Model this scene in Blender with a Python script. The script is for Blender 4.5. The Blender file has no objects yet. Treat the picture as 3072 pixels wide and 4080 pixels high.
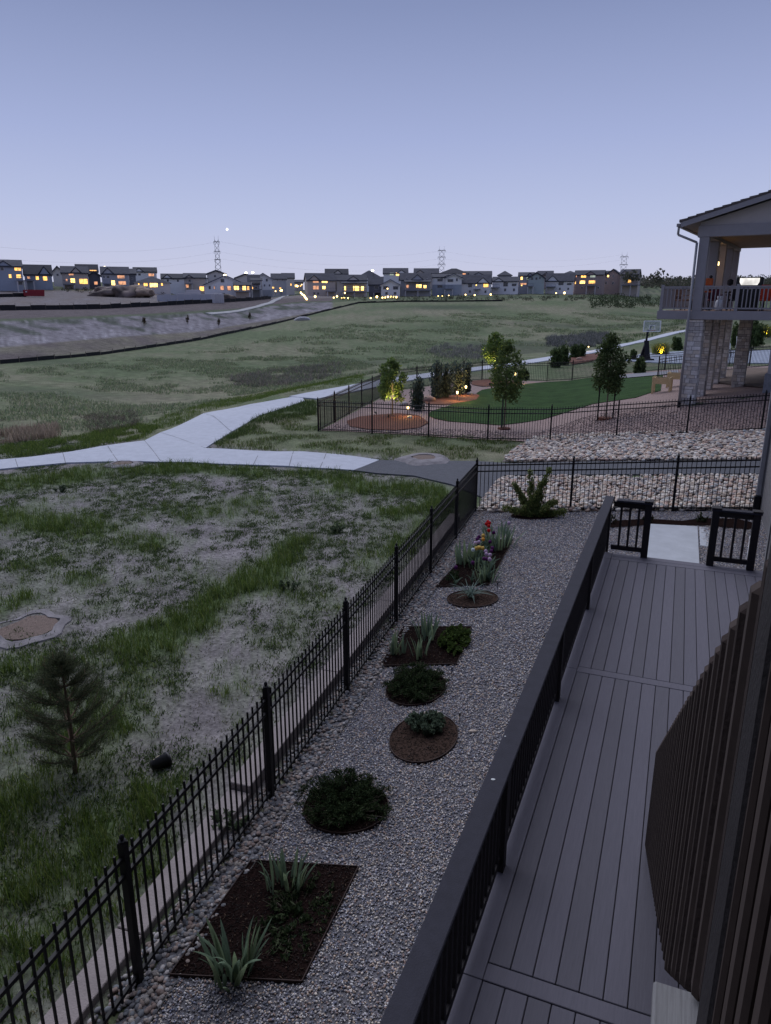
import bpy, bmesh, math, random
import numpy as np
from mathutils import Vector, Matrix, noise
from mathutils.bvhtree import BVHTree
rnd = random.Random(7); nr = np.random.RandomState(11)
S = bpy.context.scene
COL = S.collection
# ------------------------------------------------------------------ camera, sky, light, exposure
CAMH = 5.4; PITCH = math.radians(16.2); YAW = math.radians(17.57); FPX = 2900.0
cam = bpy.data.cameras.new('camera'); camo = bpy.data.objects.new('camera', cam); COL.objects.link(camo)
camo.location = (0, 0, CAMH); camo.rotation_euler = (math.radians(90)-PITCH, 0, YAW)
cam.sensor_fit = 'VERTICAL'; cam.sensor_height = 24; cam.lens = 24*FPX/4080
cam.clip_start = 0.05; cam.clip_end = 20000
S.camera = camo
S.render.resolution_x = 771; S.render.resolution_y = 1024
W = bpy.data.worlds.new('World'); S.world = W; W.use_nodes = True
nt = W.node_tree; nt.nodes.clear()
out = nt.nodes.new('ShaderNodeOutputWorld'); bg = nt.nodes.new('ShaderNodeBackground')
tc = nt.nodes.new('ShaderNodeTexCoord'); sx = nt.nodes.new('ShaderNodeSeparateXYZ'); rp = nt.nodes.new('ShaderNodeValToRGB')
nt.links.new(tc.outputs['Generated'], sx.inputs[0]); nt.links.new(sx.outputs[2], rp.inputs[0])
def lin(c): return tuple(((v/255)/12.92 if v/255 <= .04045 else ((v/255+.055)/1.055)**2.4) for v in c)
SKY = [(0.0, (199, 199, 221)), (0.03, (197, 201, 226)), (0.10, (182, 192, 226)), (0.19, (162, 174, 215)), (0.32, (132, 145, 186)), (0.6, (110, 126, 168)), (1.0, (102, 118, 160))]
e = rp.color_ramp.elements
while len(e) > 1: e.remove(e[-1])
e[0].position = 0; e[0].color = lin(SKY[0][1])+(1,)
for p, c in SKY[1:]:
    q = e.new(p); q.color = lin(c)+(1,)
sky = nt.nodes.new('ShaderNodeTexSky'); sky.sky_type = 'NISHITA'; sky.sun_disc = False
sky.sun_elevation = math.radians(1.0); sky.sun_rotation = math.radians(250)
mx = nt.nodes.new('ShaderNodeMixRGB'); mx.blend_type = 'ADD'; mx.inputs[0].default_value = 0.015
nt.links.new(rp.outputs[0], mx.inputs[1]); nt.links.new(sky.outputs[0], mx.inputs[2])
nt.links.new(mx.outputs[0], bg.inputs[0]); bg.inputs[1].default_value = 1.0
nt.links.new(bg.outputs[0], out.inputs[0])
sun = bpy.data.lights.new('dusk_glow', 'SUN'); suno = bpy.data.objects.new('dusk_glow', sun); COL.objects.link(suno)
sun.energy = 2.4; sun.angle = math.radians(70); sun.color = (0.95, 0.95, 1.0)
suno.rotation_euler = (math.radians(38), 0, math.radians(215))
S.view_settings.view_transform = 'Standard'; S.view_settings.look = 'None'
S.view_settings.exposure = 0.0; S.view_settings.gamma = 1.0
S.render.engine = 'CYCLES'
# ------------------------------------------------------------------ helpers
cY, sY, cP, sP = math.cos(YAW), math.sin(YAW), math.cos(PITCH), math.sin(PITCH)
def ray(u, v):
    dx = (u-1536)/FPX; dy = (2040-v)/FPX
    y = cP+dy*sP; z = -sP+dy*cP
    return Vector((dx*cY-y*sY, dx*sY+y*cY, z))
def at_dist(u, v, d):
    r = ray(u, v); h = math.hypot(r.x, r.y); return Vector((r.x/h*d, r.y/h*d, CAMH+r.z/h*d))
def tag(o, label=None, cat=None, group=None, kind=None):
    if label: o['label'] = label
    if cat: o['category'] = cat
    if group: o['group'] = group
    if kind: o['kind'] = kind
    return o
def empty(name, loc=(0, 0, 0), rz=0, label=None, cat=None, group=None, kind=None):
    o = bpy.data.objects.new(name, None); COL.objects.link(o); o.location = loc; o.rotation_euler = (0, 0, rz)
    o.empty_display_size = .2
    return tag(o, label, cat, group, kind)
def inst(name, mesh, parent=None, loc=(0, 0, 0), rot=(0, 0, 0), sc=(1, 1, 1)):
    o = bpy.data.objects.new(name, mesh); COL.objects.link(o)
    if parent: o.parent = parent
    o.location = loc; o.rotation_euler = rot; o.scale = sc
    return o
class MB:
    def __init__(s): s.v = []; s.f = []
    def add(s, vs, fs):
        n = len(s.v); s.v += [tuple(p) for p in vs]; s.f += [tuple(i+n for i in f) for f in fs]; return s
    def box(s, c, d, rz=0, M=None):
        x, y, z = d[0]/2, d[1]/2, d[2]/2
        R = M or Matrix.Rotation(rz, 3, 'Z'); c = Vector(c)
        vs = [c+R @ Vector((a*x, b*y, e_*z)) for a, b, e_ in ((-1,-1,-1),(1,-1,-1),(1,1,-1),(-1,1,-1),(-1,-1,1),(1,-1,1),(1,1,1),(-1,1,1))]
        return s.add(vs, ((0,3,2,1),(4,5,6,7),(0,1,5,4),(1,2,6,5),(2,3,7,6),(3,0,4,7)))
    def b2(s, x0, x1, y0, y1, z0, z1): return s.box(((x0+x1)/2, (y0+y1)/2, (z0+z1)/2), (abs(x1-x0), abs(y1-y0), abs(z1-z0)))
    def beam(s, a, b, w, h, up=(0, 0, 1)):
        a, b = Vector(a), Vector(b); d = (b-a); L = d.length; d.normalize()
        sd = d.cross(Vector(up)); 
        if sd.length < 1e-4: sd = Vector((1, 0, 0))
        sd.normalize(); u = sd.cross(d)
        M = Matrix((sd, d, u)).transposed()
        return s.box((a+b)/2, (w, L, h), M=M)
    def tube(s, a, b, r0, r1=None, n=8, cap=True):
        a, b = Vector(a), Vector(b); r1 = r0 if r1 is None else r1
        d = (b-a).normalized(); p = d.orthogonal().normalized(); q = d.cross(p)
        vs = []
        for c, r in ((a, r0), (b, r1)):
            for i in range(n):
                t = 2*math.pi*i/n; vs.append(c+p*math.cos(t)*r+q*math.sin(t)*r)
        fs = [(i, (i+1) % n, n+(i+1) % n, n+i) for i in range(n)]
        if cap: fs += [tuple(range(n-1, -1, -1)), tuple(range(n, 2*n))]
        return s.add(vs, fs)
    def path(s, pts, rs, n=6):
        for i in range(len(pts)-1): s.tube(pts[i], pts[i+1], rs[i], rs[i+1], n)
        return s
    def lathe(s, prof, c=(0, 0, 0), n=12):
        vs = []; fs = []
        for r, z in prof:
            for i in range(n):
                t = 2*math.pi*i/n; vs.append((c[0]+r*math.cos(t), c[1]+r*math.sin(t), c[2]+z))
        for k in range(len(prof)-1):
            for i in range(n): fs.append((k*n+i, k*n+(i+1) % n, (k+1)*n+(i+1) % n, (k+1)*n+i))
        fs += [tuple(range(n-1, -1, -1)), tuple(range((len(prof)-1)*n, len(prof)*n))]
        return s.add(vs, fs)
    def prism(s, poly, a, b, axis='y'):
        n = len(poly)
        def P(p, t): return {'y': (p[0], t, p[1]), 'x': (t, p[0], p[1]), 'z': (p[0], p[1], t)}[axis]
        vs = [P(p, a) for p in poly]+[P(p, b) for p in poly]
        return s.add(vs, [tuple(range(n)), tuple(range(2*n-1, n-1, -1))]+[(i, n+i, n+(i+1) % n, (i+1) % n) for i in range(n)])
    def mesh(s, name, mat, smooth=False):
        me = bpy.data.meshes.new(name); me.from_pydata(s.v, [], s.f)
        bm = bmesh.new(); bm.from_mesh(me); bmesh.ops.recalc_face_normals(bm, faces=bm.faces); bm.to_mesh(me); bm.free()
        if mat: me.materials.append(mat)
        if smooth: me.polygons.foreach_set('use_smooth', [True]*len(me.polygons))
        return me
    def build(s, name, mat, parent=None, smooth=False, bevel=0):
        o = inst(name, s.mesh(name, mat, smooth), parent)
        if bevel:
            m = o.modifiers.new('bevel', 'BEVEL'); m.width = bevel; m.segments = 1; m.limit_method = 'ANGLE'
        return o
_m = {}
def mat(name, col, rough=.8, var=.25, scale=8, bump=0, bscale=60, col2=None, spec=.3, stretch=None, metal=0):
    if name in _m: return _m[name]
    m = bpy.data.materials.new(name); m.use_nodes = True; n = m.node_tree.nodes; l = m.node_tree.links
    b = n['Principled BSDF']; b.inputs['Roughness'].default_value = rough; b.inputs['Metallic'].default_value = metal
    b.inputs['Specular IOR Level'].default_value = spec
    t = n.new('ShaderNodeTexCoord'); mp = n.new('ShaderNodeMapping'); l.new(t.outputs['Object'], mp.inputs[0])
    if stretch: mp.inputs['Scale'].default_value = stretch
    no = n.new('ShaderNodeTexNoise'); no.inputs['Scale'].default_value = scale; no.inputs['Detail'].default_value = 8; no.inputs['Roughness'].default_value = .65
    l.new(mp.outputs[0], no.inputs[0])
    r = n.new('ShaderNodeValToRGB'); c2 = col2 or tuple(c*(1-var) for c in col)
    r.color_ramp.elements[0].position = .32; r.color_ramp.elements[0].color = tuple(c2)+(1,)
    r.color_ramp.elements[1].position = .68; r.color_ramp.elements[1].color = tuple(min(1, c*(1+var*.6)) for c in col)+(1,)
    l.new(no.outputs[0], r.inputs[0]); l.new(r.outputs[0], b.inputs['Base Color'])
    if bump:
        n2 = n.new('ShaderNodeTexNoise'); n2.inputs['Scale'].default_value = bscale; n2.inputs['Detail'].default_value = 5
        l.new(mp.outputs[0], n2.inputs[0])
        bp = n.new('ShaderNodeBump'); bp.inputs['Strength'].default_value = min(1, bump); bp.inputs['Distance'].default_value = .02
        l.new(n2.outputs[0], bp.inputs['Height']); l.new(bp.outputs[0], b.inputs['Normal'])
    _m[name] = m; return m
def emat(name, col, st):
    if name in _m: return _m[name]
    m = bpy.data.materials.new(name); m.use_nodes = True; n = m.node_tree.nodes; b = n['Principled BSDF']; l = m.node_tree.links
    b.inputs['Base Color'].default_value = (.3, .25, .2, 1); b.inputs['Emission Strength'].default_value = st
    t = n.new('ShaderNodeTexCoord'); no = n.new('ShaderNodeTexNoise'); no.inputs['Scale'].default_value = 1.4; no.inputs['Detail'].default_value = 3
    l.new(t.outputs['Object'], no.inputs[0]); r = n.new('ShaderNodeValToRGB')
    r.color_ramp.elements[0].position = .35; r.color_ramp.elements[0].color = tuple(c*.35 for c in col)+(1,)
    r.color_ramp.elements[1].position = .62; r.color_ramp.elements[1].color = tuple(col)+(1,)
    l.new(no.outputs[0], r.inputs[0]); l.new(r.outputs[0], b.inputs['Emission Color'])
    _m[name] = m; return m
def vmat(name, rough=.8, transl=0, spec=.2, bump=0):
    if name in _m: return _m[name]
    m = bpy.data.materials.new(name); m.use_nodes = True; n = m.node_tree.nodes; l = m.node_tree.links
    b = n['Principled BSDF']; b.inputs['Roughness'].default_value = rough; b.inputs['Specular IOR Level'].default_value = spec
    a = n.new('ShaderNodeVertexColor'); a.layer_name = 'Col'
    no = n.new('ShaderNodeTexNoise'); no.inputs['Scale'].default_value = 30; no.inputs['Detail'].default_value = 4
    t = n.new('ShaderNodeTexCoord'); l.new(t.outputs['Object'], no.inputs[0])
    mm = n.new('ShaderNodeMapRange'); mm.inputs['From Min'].default_value = .3; mm.inputs['From Max'].default_value = .7; mm.inputs['To Min'].default_value = .8; mm.inputs['To Max'].default_value = 1.15
    l.new(no.outputs[0], mm.inputs[0])
    mu = n.new('ShaderNodeVectorMath'); mu.operation = 'SCALE'; l.new(a.outputs[0], mu.inputs[0]); l.new(mm.outputs[0], mu.inputs['Scale'])
    l.new(mu.outputs[0], b.inputs['Base Color'])
    if transl:
        tr = n.new('ShaderNodeBsdfTranslucent'); l.new(mu.outputs[0], tr.inputs[0]); ms = n.new('ShaderNodeMixShader'); ms.inputs[0].default_value = transl
        l.new(b.outputs[0], ms.inputs[1]); l.new(tr.outputs[0], ms.inputs[2]); l.new(ms.outputs[0], n['Material Output'].inputs[0])
    _m[name] = m; return m
VM = vmat('vertex_coloured_stone', .75); VL = vmat('vertex_coloured_leaf', .7, .35, spec=.1)
def npmesh(name, verts, faces, cols=None, m=None, smooth=False):
    """verts (N,3), faces (M,k) arrays, cols (N,3)"""
    me = bpy.data.meshes.new(name); N = len(verts); M, k = faces.shape
    me.vertices.add(N); me.vertices.foreach_set('co', verts.astype(np.float32).ravel())
    me.loops.add(M*k); me.loops.foreach_set('vertex_index', faces.astype(np.int32).ravel())
    me.polygons.add(M); me.polygons.foreach_set('loop_start', (np.arange(M)*k).astype(np.int32))
    me.polygons.foreach_set('loop_total', np.full(M, k, np.int32))
    me.update(calc_edges=True)
    if smooth: me.polygons.foreach_set('use_smooth', np.ones(M, bool))
    if cols is not None:
        a = me.color_attributes.new('Col', 'FLOAT_COLOR', 'POINT')
        a.data.foreach_set('color', np.concatenate([cols, np.ones((N, 1))], 1).astype(np.float32).ravel())
    if m: me.materials.append(m)
    return me
def ico(sub, seed=0, rough=.12, squash=(1, 1, .7)):
    bm = bmesh.new(); bmesh.ops.create_icosphere(bm, subdivisions=sub, radius=1)
    r = random.Random(seed); o = Vector((r.random()*50, r.random()*50, 0))
    V = []
    for v in bm.verts:
        k = 1+rough*2*noise.noise(v.co*1.3+o); V.append((v.co.x*k*squash[0], v.co.y*k*squash[1], v.co.z*k*squash[2]))
    F = np.array([[v.index for v in f.verts] for f in bm.faces]); bm.free()
    return np.array(V), F
def scatter(name, base, P, sc, cols, m, parent=None, tilt=.5, smooth=True, zrot=True):
    """join len(P) transformed copies of base variants into one mesh"""
    Vs, Fs, Cs = [], [], []; off = 0; nb = len(base)
    which = nr.randint(0, nb, len(P))
    for b, (V, F) in enumerate(base):
        idx = np.where(which == b)[0]; n = len(idx)
        if n == 0: continue
        a = nr.rand(n)*2*np.pi; t = (nr.rand(n)-.5)*2*tilt; t2 = (nr.rand(n)-.5)*2*tilt
        ca, sa = np.cos(a), np.sin(a)
        Rz = np.zeros((n, 3, 3)); Rz[:, 0, 0] = ca; Rz[:, 0, 1] = -sa; Rz[:, 1, 0] = sa; Rz[:, 1, 1] = ca; Rz[:, 2, 2] = 1
        ct, st = np.cos(t), np.sin(t)
        Rx = np.zeros((n, 3, 3)); Rx[:, 0, 0] = 1; Rx[:, 1, 1] = ct; Rx[:, 1, 2] = -st; Rx[:, 2, 1] = st; Rx[:, 2, 2] = ct
        ct, st = np.cos(t2), np.sin(t2)
        Ry = np.zeros((n, 3, 3)); Ry[:, 1, 1] = 1; Ry[:, 0, 0] = ct; Ry[:, 0, 2] = st; Ry[:, 2, 0] = -st; Ry[:, 2, 2] = ct
        R = Rz @ Rx @ Ry
        s_ = sc[idx]
        if s_.ndim == 1: s_ = s_[:, None]
        VV = np.einsum('nij,nvj->nvi', R, V[None]*(s_[:, None, :]))+P[idx][:, None, :]
        FF = F[None]+(np.arange(n)*len(V))[:, None, None]+off
        Vs.append(VV.reshape(-1, 3)); Fs.append(FF.reshape(-1, F.shape[1])); Cs.append(np.repeat(cols[idx], len(V), 0)); off += n*len(V)
    me = npmesh(name, np.concatenate(Vs), np.concatenate(Fs), np.concatenate(Cs), m, smooth)
    return inst(name, me, parent)
def inpoly(P, poly):
    x, y = P[:, 0], P[:, 1]; r = np.zeros(len(P), bool); n = len(poly); j = n-1
    for i in range(n):
        xi, yi = poly[i][:2]; xj, yj = poly[j][:2]
        if yi != yj:
            c = ((yi > y) != (yj > y)) & (x < (xj-xi)*(y-yi)/(yj-yi)+xi); r ^= c
        j = i
    return r
def sample(poly, n):
    a = np.array([p[:2] for p in poly]); lo, hi = a.min(0), a.max(0)
    P = lo+nr.rand(n, 2)*(hi-lo); return P[inpoly(P, poly)]
def area(poly):
    a = 0
    for i in range(len(poly)): a += poly[i-1][0]*poly[i][1]-poly[i][0]*poly[i-1][1]
    return abs(a)/2
def pal(n, cs, jit=.12):
    c = np.array(cs)[nr.randint(0, len(cs), n)]; return np.clip(c*(1+(nr.rand(n, 1)-.5)*2*jit), 0, 1)
# ------------------------------------------------------------------ ground
def ss(a, b, x):
    t = min(1, max(0, (x-a)/(b-a))); return t*t*(3-2*t)
def zfun(X, Y):
    s = float(np.interp(Y, [0, 18, 28.7, 33, 46, 60, 80], [.08, .082, .108, .19, .15, .08, 0]))
    z = s*max(0, min(X, 9)+3.3)
    z -= .5*ss(45, 75, Y)
    if X < -4.2:
        k = ss(4.2, 8, -X)*(1-ss(30, 60, Y)); z += k*(.16*noise.noise(Vector((X*.16, Y*.16, 3)))+.05*noise.noise(Vector((X*.6, Y*.6, 8))))
    return z
def az(u, v=1196):
    r = ray(u, v); return math.atan2(r.x, r.y)
ROWS = [
 [(-600,1475,78),(0,1640,46),(500,1620,52),(1000,1560,62),(1500,1480,75),(2000,1420,95),(2400,1380,112),(2700,1330,125),(3300,1300,140)],
 [(-600,1560,62),(0,1540,64),(500,1510,72),(1000,1440,88),(1500,1370,112),(2000,1330,135),(2500,1290,160),(2700,1270,170),(3300,1260,190)],
 [(-600,1475,78),(0,1450,84),(400,1415,96),(800,1355,118),(1100,1290,150),(1280,1245,180),(1430,1208,205),(1600,1203,210),(2000,1200,215),(2330,1196,222),(2640,1243,225),(3300,1270,230)],
 [(-600,1410,86),(0,1390,93),(400,1352,106),(800,1325,128),(1100,1275,158),(1280,1240,184),(1430,1205,209),(1600,1200,214),(2000,1198,218),(2330,1194,228),(2640,1236,245),(3300,1262,250)],
 [(-600,1300,104),(0,1287,112),(400,1270,125),(800,1252,148),(1000,1238,170),(1150,1212,200),(1300,1205,215),(1430,1196,222),(2000,1190,225),(2330,1186,250),(2640,1215,290),(3300,1232,300)],
 [(-600,1240,140),(0,1237,145),(400,1231,155),(800,1209,175),(1000,1198,195),(1080,1190,210),(1200,1188,225),(1430,1189,240),(2000,1182,250),(2330,1178,290),(2640,1188,340),(3300,1200,350)],
 [(-600,1190,200),(0,1185,205),(400,1178,215),(600,1185,215),(800,1198,215),(1000,1193,225),(1200,1180,245),(1430,1185,255),(2000,1179,262),(2330,1168,330),(2640,1152,430),(3300,1160,440)],
 [(-600,1130,250),(0,1142,252),(200,1142,255),(400,1150,260),(600,1155,262),(800,1193,255),(1000,1191,262),(1200,1175,280),(1430,1182,280),(2000,1175,285),(2330,1160,345),(2640,1127,560),(3300,1118,600)],
 [(-600,1118,340),(0,1118,340),(600,1122,340),(1000,1155,340),(1200,1155,380),(1430,1160,340),(2000,1150,340),(2330,1140,420),(2640,1115,700),(3300,1108,750)],
 [(-600,1170,1500),(2450,1165,1500),(2640,1150,1500),(3300,1140,1500)],
 [(-600,1185,6000),(3300,1185,6000)]]
D0 = [(-800,24),(0,26.5),(500,30),(900,37),(1300,50),(1800,70),(2300,90),(2700,106),(3300,125)]
US = list(np.linspace(-5200, -700, 22))+list(np.arange(-650, 3450, 12.0))+list(np.linspace(3500, 9000, 24))
def rowz(row):
    A = []; D = []; Z = []
    for u, v, d in row:
        p = at_dist(u, v, d); A.append(math.atan2(p.x, p.y)); D.append(d); Z.append(p.z)
    return np.array(A), np.array(D), np.array(Z)
RT = [rowz(r) for r in ROWS]
dA = np.array([az(u, 1600) for u, d in D0]); dD = np.array([d for u, d in D0], float)
def smoothi(x, xs, ys):
    w = .012; return (np.interp(x-w, xs, ys)+2*np.interp(x, xs, ys)+np.interp(x+w, xs, ys))/4
azs = np.array([az(u) for u in US]); NA = len(azs)
def colour(r, a, X, Y, z):
    """ground colour by zone; r = row coordinate (0 = near)"""
    n1 = noise.noise(Vector((X*.05, Y*.05, 1))); n2 = noise.noise(Vector((X*.25, Y*.25, 2))); n3 = noise.noise(Vector((X*.9, Y*.9, 4)))
    g = Vector((.105, .135, .07)); dry = Vector((.19, .182, .125)); dk = Vector((.04, .055, .036)); gray = Vector((.185, .172, .19)); brown = Vector((.1, .082, .088)); tan = Vector((.15, .128, .12))
    left = a < az(1320)
    nearz = r < 1; r = r-1
    if nearz:
        c = g.lerp(dry, min(1, max(0, .35+n2*.9+n3*.4)))
    elif r < 3.0:
        c = g.lerp(dry, min(1, max(0, .3+n1*1.0+n2*.5+n3*.35)))
        c = c.lerp(dk, min(.6, max(0, (noise.noise(Vector((X*.035+9, Y*.07, 7)))-.15)*1.5)))
    elif r < 4 and left: c = brown.lerp(dry, .35+.6*n2)
    elif r < 5 and left: 
        c = gray*(1+.5*n3); c = c.lerp(dk, min(.9, max(0, (r-4.55)*1.7+n2*2.2+n1-.1)))
        c = c.lerp(Vector((.3, .285, .31)), max(0, min(.8, (noise.noise(Vector((a*220, r*2, 3))))*1.8*(1-abs(r-4.2)*2))))
    elif r < 5.18 and left: c = dk.lerp(g, .5)
    elif r < 6 and left: c = brown.lerp(tan, .2+.3*n2)
    elif r < 7.5 and left: c = tan.lerp(gray, .35+.6*n2)
    else:
        c = g.lerp(dry, min(1, max(0, .4+n1+n2*.5)))
        if r > 5.9: c = c.lerp(dk, min(.9, max(0, .45+n2*1.5)))
    if not left and 4.0 < r < 6.2: c = dk.lerp(g, .6+.5*n2) if r > 4.9 else c
    return c
V = []; C = []; R = []
NEAR = 70
prof = []
for k in range(NEAR+1):
    t = k/NEAR; prof.append(t)
rowcoord = []
SUB = [14, 14, 14, 4, 12, 6, 6, 4, 4, 4, 3]
for i, a in enumerate(azs):
    d0 = float(np.interp(a, dA, dD)); s_, c_ = math.sin(a), math.cos(a)
    colv = []
    for k in range(NEAR+1):
        d = .3+(d0-.3)*(k/NEAR)**1.25
        X, Y = s_*d, c_*d; colv.append((X, Y, zfun(X, Y), k/NEAR*.999))
    pd, pz = d0, colv[-1][2]
    for j, (A, D, Z) in enumerate(RT):
        nd, nz = float(smoothi(a, A, D)), float(smoothi(a, A, Z)); nd = max(nd, pd+1)
        for m in range(1, SUB[j]+1):
            t = m/SUB[j]; te = t if j > 1 else t
            d = pd+(nd-pd)*te; z = pz+(nz-pz)*t; X, Y = s_*d, c_*d
            w = math.sin(math.pi*t)
            if j < 3: z += w*(.25*noise.noise(Vector((X*.05, Y*.05, 5)))+.12*noise.noise(Vector((X*.2, Y*.2, 5))))*min(1, (d-d0)/8)
            elif j < 8: z += w*.25*noise.noise(Vector((X*.08, Y*.08, 5)))
            else: z += 2.5*noise.noise(Vector((X*.01, Y*.01, 5)))*(1 if j == 8 else .5)
            colv.append((X, Y, z, 1+j+t*.999))
        pd, pz = nd, nz
    for X, Y, z, r in colv:
        V.append((X, Y, z)); c = colour(r if r < 1 else r, a, X, Y, z); C.append(tuple(c))
NR = len(V)//NA
V = np.array(V); C = np.clip(np.array(C), 0.01, 1)
idx = np.arange(NA*NR).reshape(NA, NR)
F = np.stack([idx[:-1, :-1], idx[:-1, 1:], idx[1:, 1:], idx[1:, :-1]], -1).reshape(-1, 4)
F = F[:, ::-1]
gm = bpy.data.materials.new('meadow_ground'); gm.use_nodes = True
n = gm.node_tree.nodes; l = gm.node_tree.links; b = n['Principled BSDF']; b.inputs['Roughness'].default_value = .95; b.inputs['Specular IOR Level'].default_value = .1
va = n.new('ShaderNodeVertexColor'); va.layer_name = 'Col'
tc = n.new('ShaderNodeTexCoord')
def nz(scale, det=8, ro=.65, stretch=None):
    x = n.new('ShaderNodeTexNoise'); x.inputs['Scale'].default_value = scale; x.inputs['Detail'].default_value = det; x.inputs['Roughness'].default_value = ro
    if stretch:
        mp = n.new('ShaderNodeMapping'); mp.inputs['Scale'].default_value = stretch; l.new(tc.outputs['Object'], mp.inputs[0]); l.new(mp.outputs[0], x.inputs[0])
    else: l.new(tc.outputs['Object'], x.inputs[0])
    return x
def mr(src, a0, a1, b0, b1):
    x = n.new('ShaderNodeMapRange'); x.inputs['From Min'].default_value = a0; x.inputs['From Max'].default_value = a1; x.inputs['To Min'].default_value = b0; x.inputs['To Max'].default_value = b1; l.new(src, x.inputs[0]); return x
a1 = nz(1.1); a2 = nz(14); m1 = mr(a1.outputs[0], .3, .7, .62, 1.3); m2 = mr(a2.outputs[0], .32, .68, .5, 1.45)
mu = n.new('ShaderNodeMath'); mu.operation = 'MULTIPLY'; l.new(m1.outputs[0], mu.inputs[0]); l.new(m2.outputs[0], mu.inputs[1])
sc = n.new('ShaderNodeVectorMath'); sc.operation = 'SCALE'; l.new(va.outputs[0], sc.inputs[0]); l.new(mu.outputs[0], sc.inputs['Scale'])
l.new(sc.outputs[0], b.inputs['Base Color'])
bp = n.new('ShaderNodeBump'); bp.inputs['Strength'].default_value = .8; bp.inputs['Distance'].default_value = .05
a3 = nz(7, 10, .75); l.new(a3.outputs[0], bp.inputs['Height']); l.new(bp.outputs[0], b.inputs['Normal'])
# near dirt versus green is written into the vertex colours below, after the grass density is known
def seg(px, py, ax, ay, bx, by):
    dx, dy = bx-ax, by-ay; t = np.clip(((px-ax)*dx+(py-ay)*dy)/(dx*dx+dy*dy), 0, 1); return np.hypot(px-ax-t*dx, py-ay-t*dy)
def gpx(u, v, z=0):
    r = ray(u, v); t = (z-CAMH)/r.z; return r.x*t, r.y*t
GB = [((0,3700),(500,3200),.6,.5),((0,2850),(300,2780),.5,.5),((100,2250),(600,2150),.7,.45),((900,2750),(1200,2450),.25,.35),((300,3450),(700,3150),.3,.4),((520,2570),(1000,2320),.55,1.0),((1000,2320),(1180,2170),.5,.8),((0,1930),(700,1870),.9,.85),((700,1870),(1400,1910),.6,.8),((1480,1950),(1880,1965),.75,1.3),((1550,2050),(1750,2020),.5,.9),((0,2060),(420,2080),1.0,.75),
      ((700,2070),(1000,2000),.6,.5),((0,2420),(300,2330),.8,.35),((1650,2150),(1850,2000),.5,.7),((60,2700),(350,2650),.5,.45),((0,3300),(400,2900),.8,.35),((350,3100),(900,2800),.35,.15),((0,3900),(300,3500),.7,.45),((500,3500),(800,3000),.3,.2),((1250,2300),(1600,2200),.4,.4)]
GBW = [(gpx(*a), gpx(*b_), w, s_) for a, b_, w, s_ in GB]
def gdens(P):
    d = np.full(len(P), .0)
    for (ax, ay), (bx, by), w, s_ in GBW: d = np.maximum(d, s_*np.exp(-(seg(P[:, 0], P[:, 1], ax, ay, bx, by)/w)**2))
    f = np.array([noise.noise(Vector((x*.7, y*.7, 11)))+.7*noise.noise(Vector((x*2.1, y*2.1, 12)))+.5*noise.noise(Vector((x*5, y*5, 13))) for x, y in P[:, :2]])
    return np.clip(d+.28+.16*np.clip((7-P[:, 1])/4, 0, 1)+f*.62, 0, 1)
near = (V[:, 1] < 24.5) & (V[:, 0] < -3.4)
Pn = V[near]; dn = gdens(Pn)[:, None]
cc = np.array([.225, .205, .21])*(1-dn)+np.array([.09, .125, .055])*dn
C[near] = cc
ground = inst('ground', npmesh('ground', V, F, C, gm, True)); ground['kind'] = 'structure'
BV = BVHTree.FromPolygons([tuple(v) for v in V], [tuple(f) for f in F])
def gz(x, y):
    h = BV.ray_cast(Vector((x, y, 400)), Vector((0, 0, -1))); return h[0].z if h[0] else zfun(x, y)
def gp(u, v):
    h = BV.ray_cast(Vector((0, 0, CAMH)), ray(u, v).normalized(), 5000); return h[0] if h[0] else at_dist(u, v, 300)
pl = MB(); pl.box((0, 0, -14), (16000, 16000, 2)); pl.build('plain', mat('plain_soil', (.08, .09, .06)), None)['kind'] = 'structure'
def drape(name, poly, off, m, step=1.0, kind='structure', parent=None, thick=0, zf=None):
    bm = bmesh.new(); vs = [bm.verts.new((p[0], p[1], 0)) for p in poly]; f = bm.faces.new(vs); bm.normal_update()
    if f.normal.z < 0: bmesh.ops.reverse_faces(bm, faces=[f])
    xs = [p[0] for p in poly]; ys = [p[1] for p in poly]
    for lo, hi, no in ((min(xs), max(xs), (1, 0, 0)), (min(ys), max(ys), (0, 1, 0))):
        x = lo+step
        while x < hi:
            bmesh.ops.bisect_plane(bm, geom=bm.verts[:]+bm.edges[:]+bm.faces[:], plane_co=(x*no[0], x*no[1], 0), plane_no=no); x += step
    bmesh.ops.triangulate(bm, faces=bm.faces[:])
    for v in bm.verts: v.co.z = (zf or gz)(v.co.x, v.co.y)+off
    if thick:
        r = bmesh.ops.extrude_face_region(bm, geom=bm.faces[:])
        for v in [g for g in r['geom'] if isinstance(g, bmesh.types.BMVert)]: v.co.z -= thick
        bmesh.ops.recalc_face_normals(bm, faces=bm.faces)
    me = bpy.data.meshes.new(name); bm.to_mesh(me); bm.free(); me.materials.append(m)
    o = inst(name, me, parent)
    if kind: o['kind'] = kind
    return o
def strip(pts, w):
    L, Rr = [], []
    for i, p in enumerate(pts):
        a = pts[max(0, i-1)]; b_ = pts[min(len(pts)-1, i+1)]; dx, dy = b_[0]-a[0], b_[1]-a[1]; q = math.hypot(dx, dy)
        nx, ny = -dy/q*w/2, dx/q*w/2; L.append((p[0]+nx, p[1]+ny)); Rr.append((p[0]-nx, p[1]-ny))
    return L+Rr[::-1]
def wp(l_): return [tuple(gp(u, v)[:2]) for u, v in l_]
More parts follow.
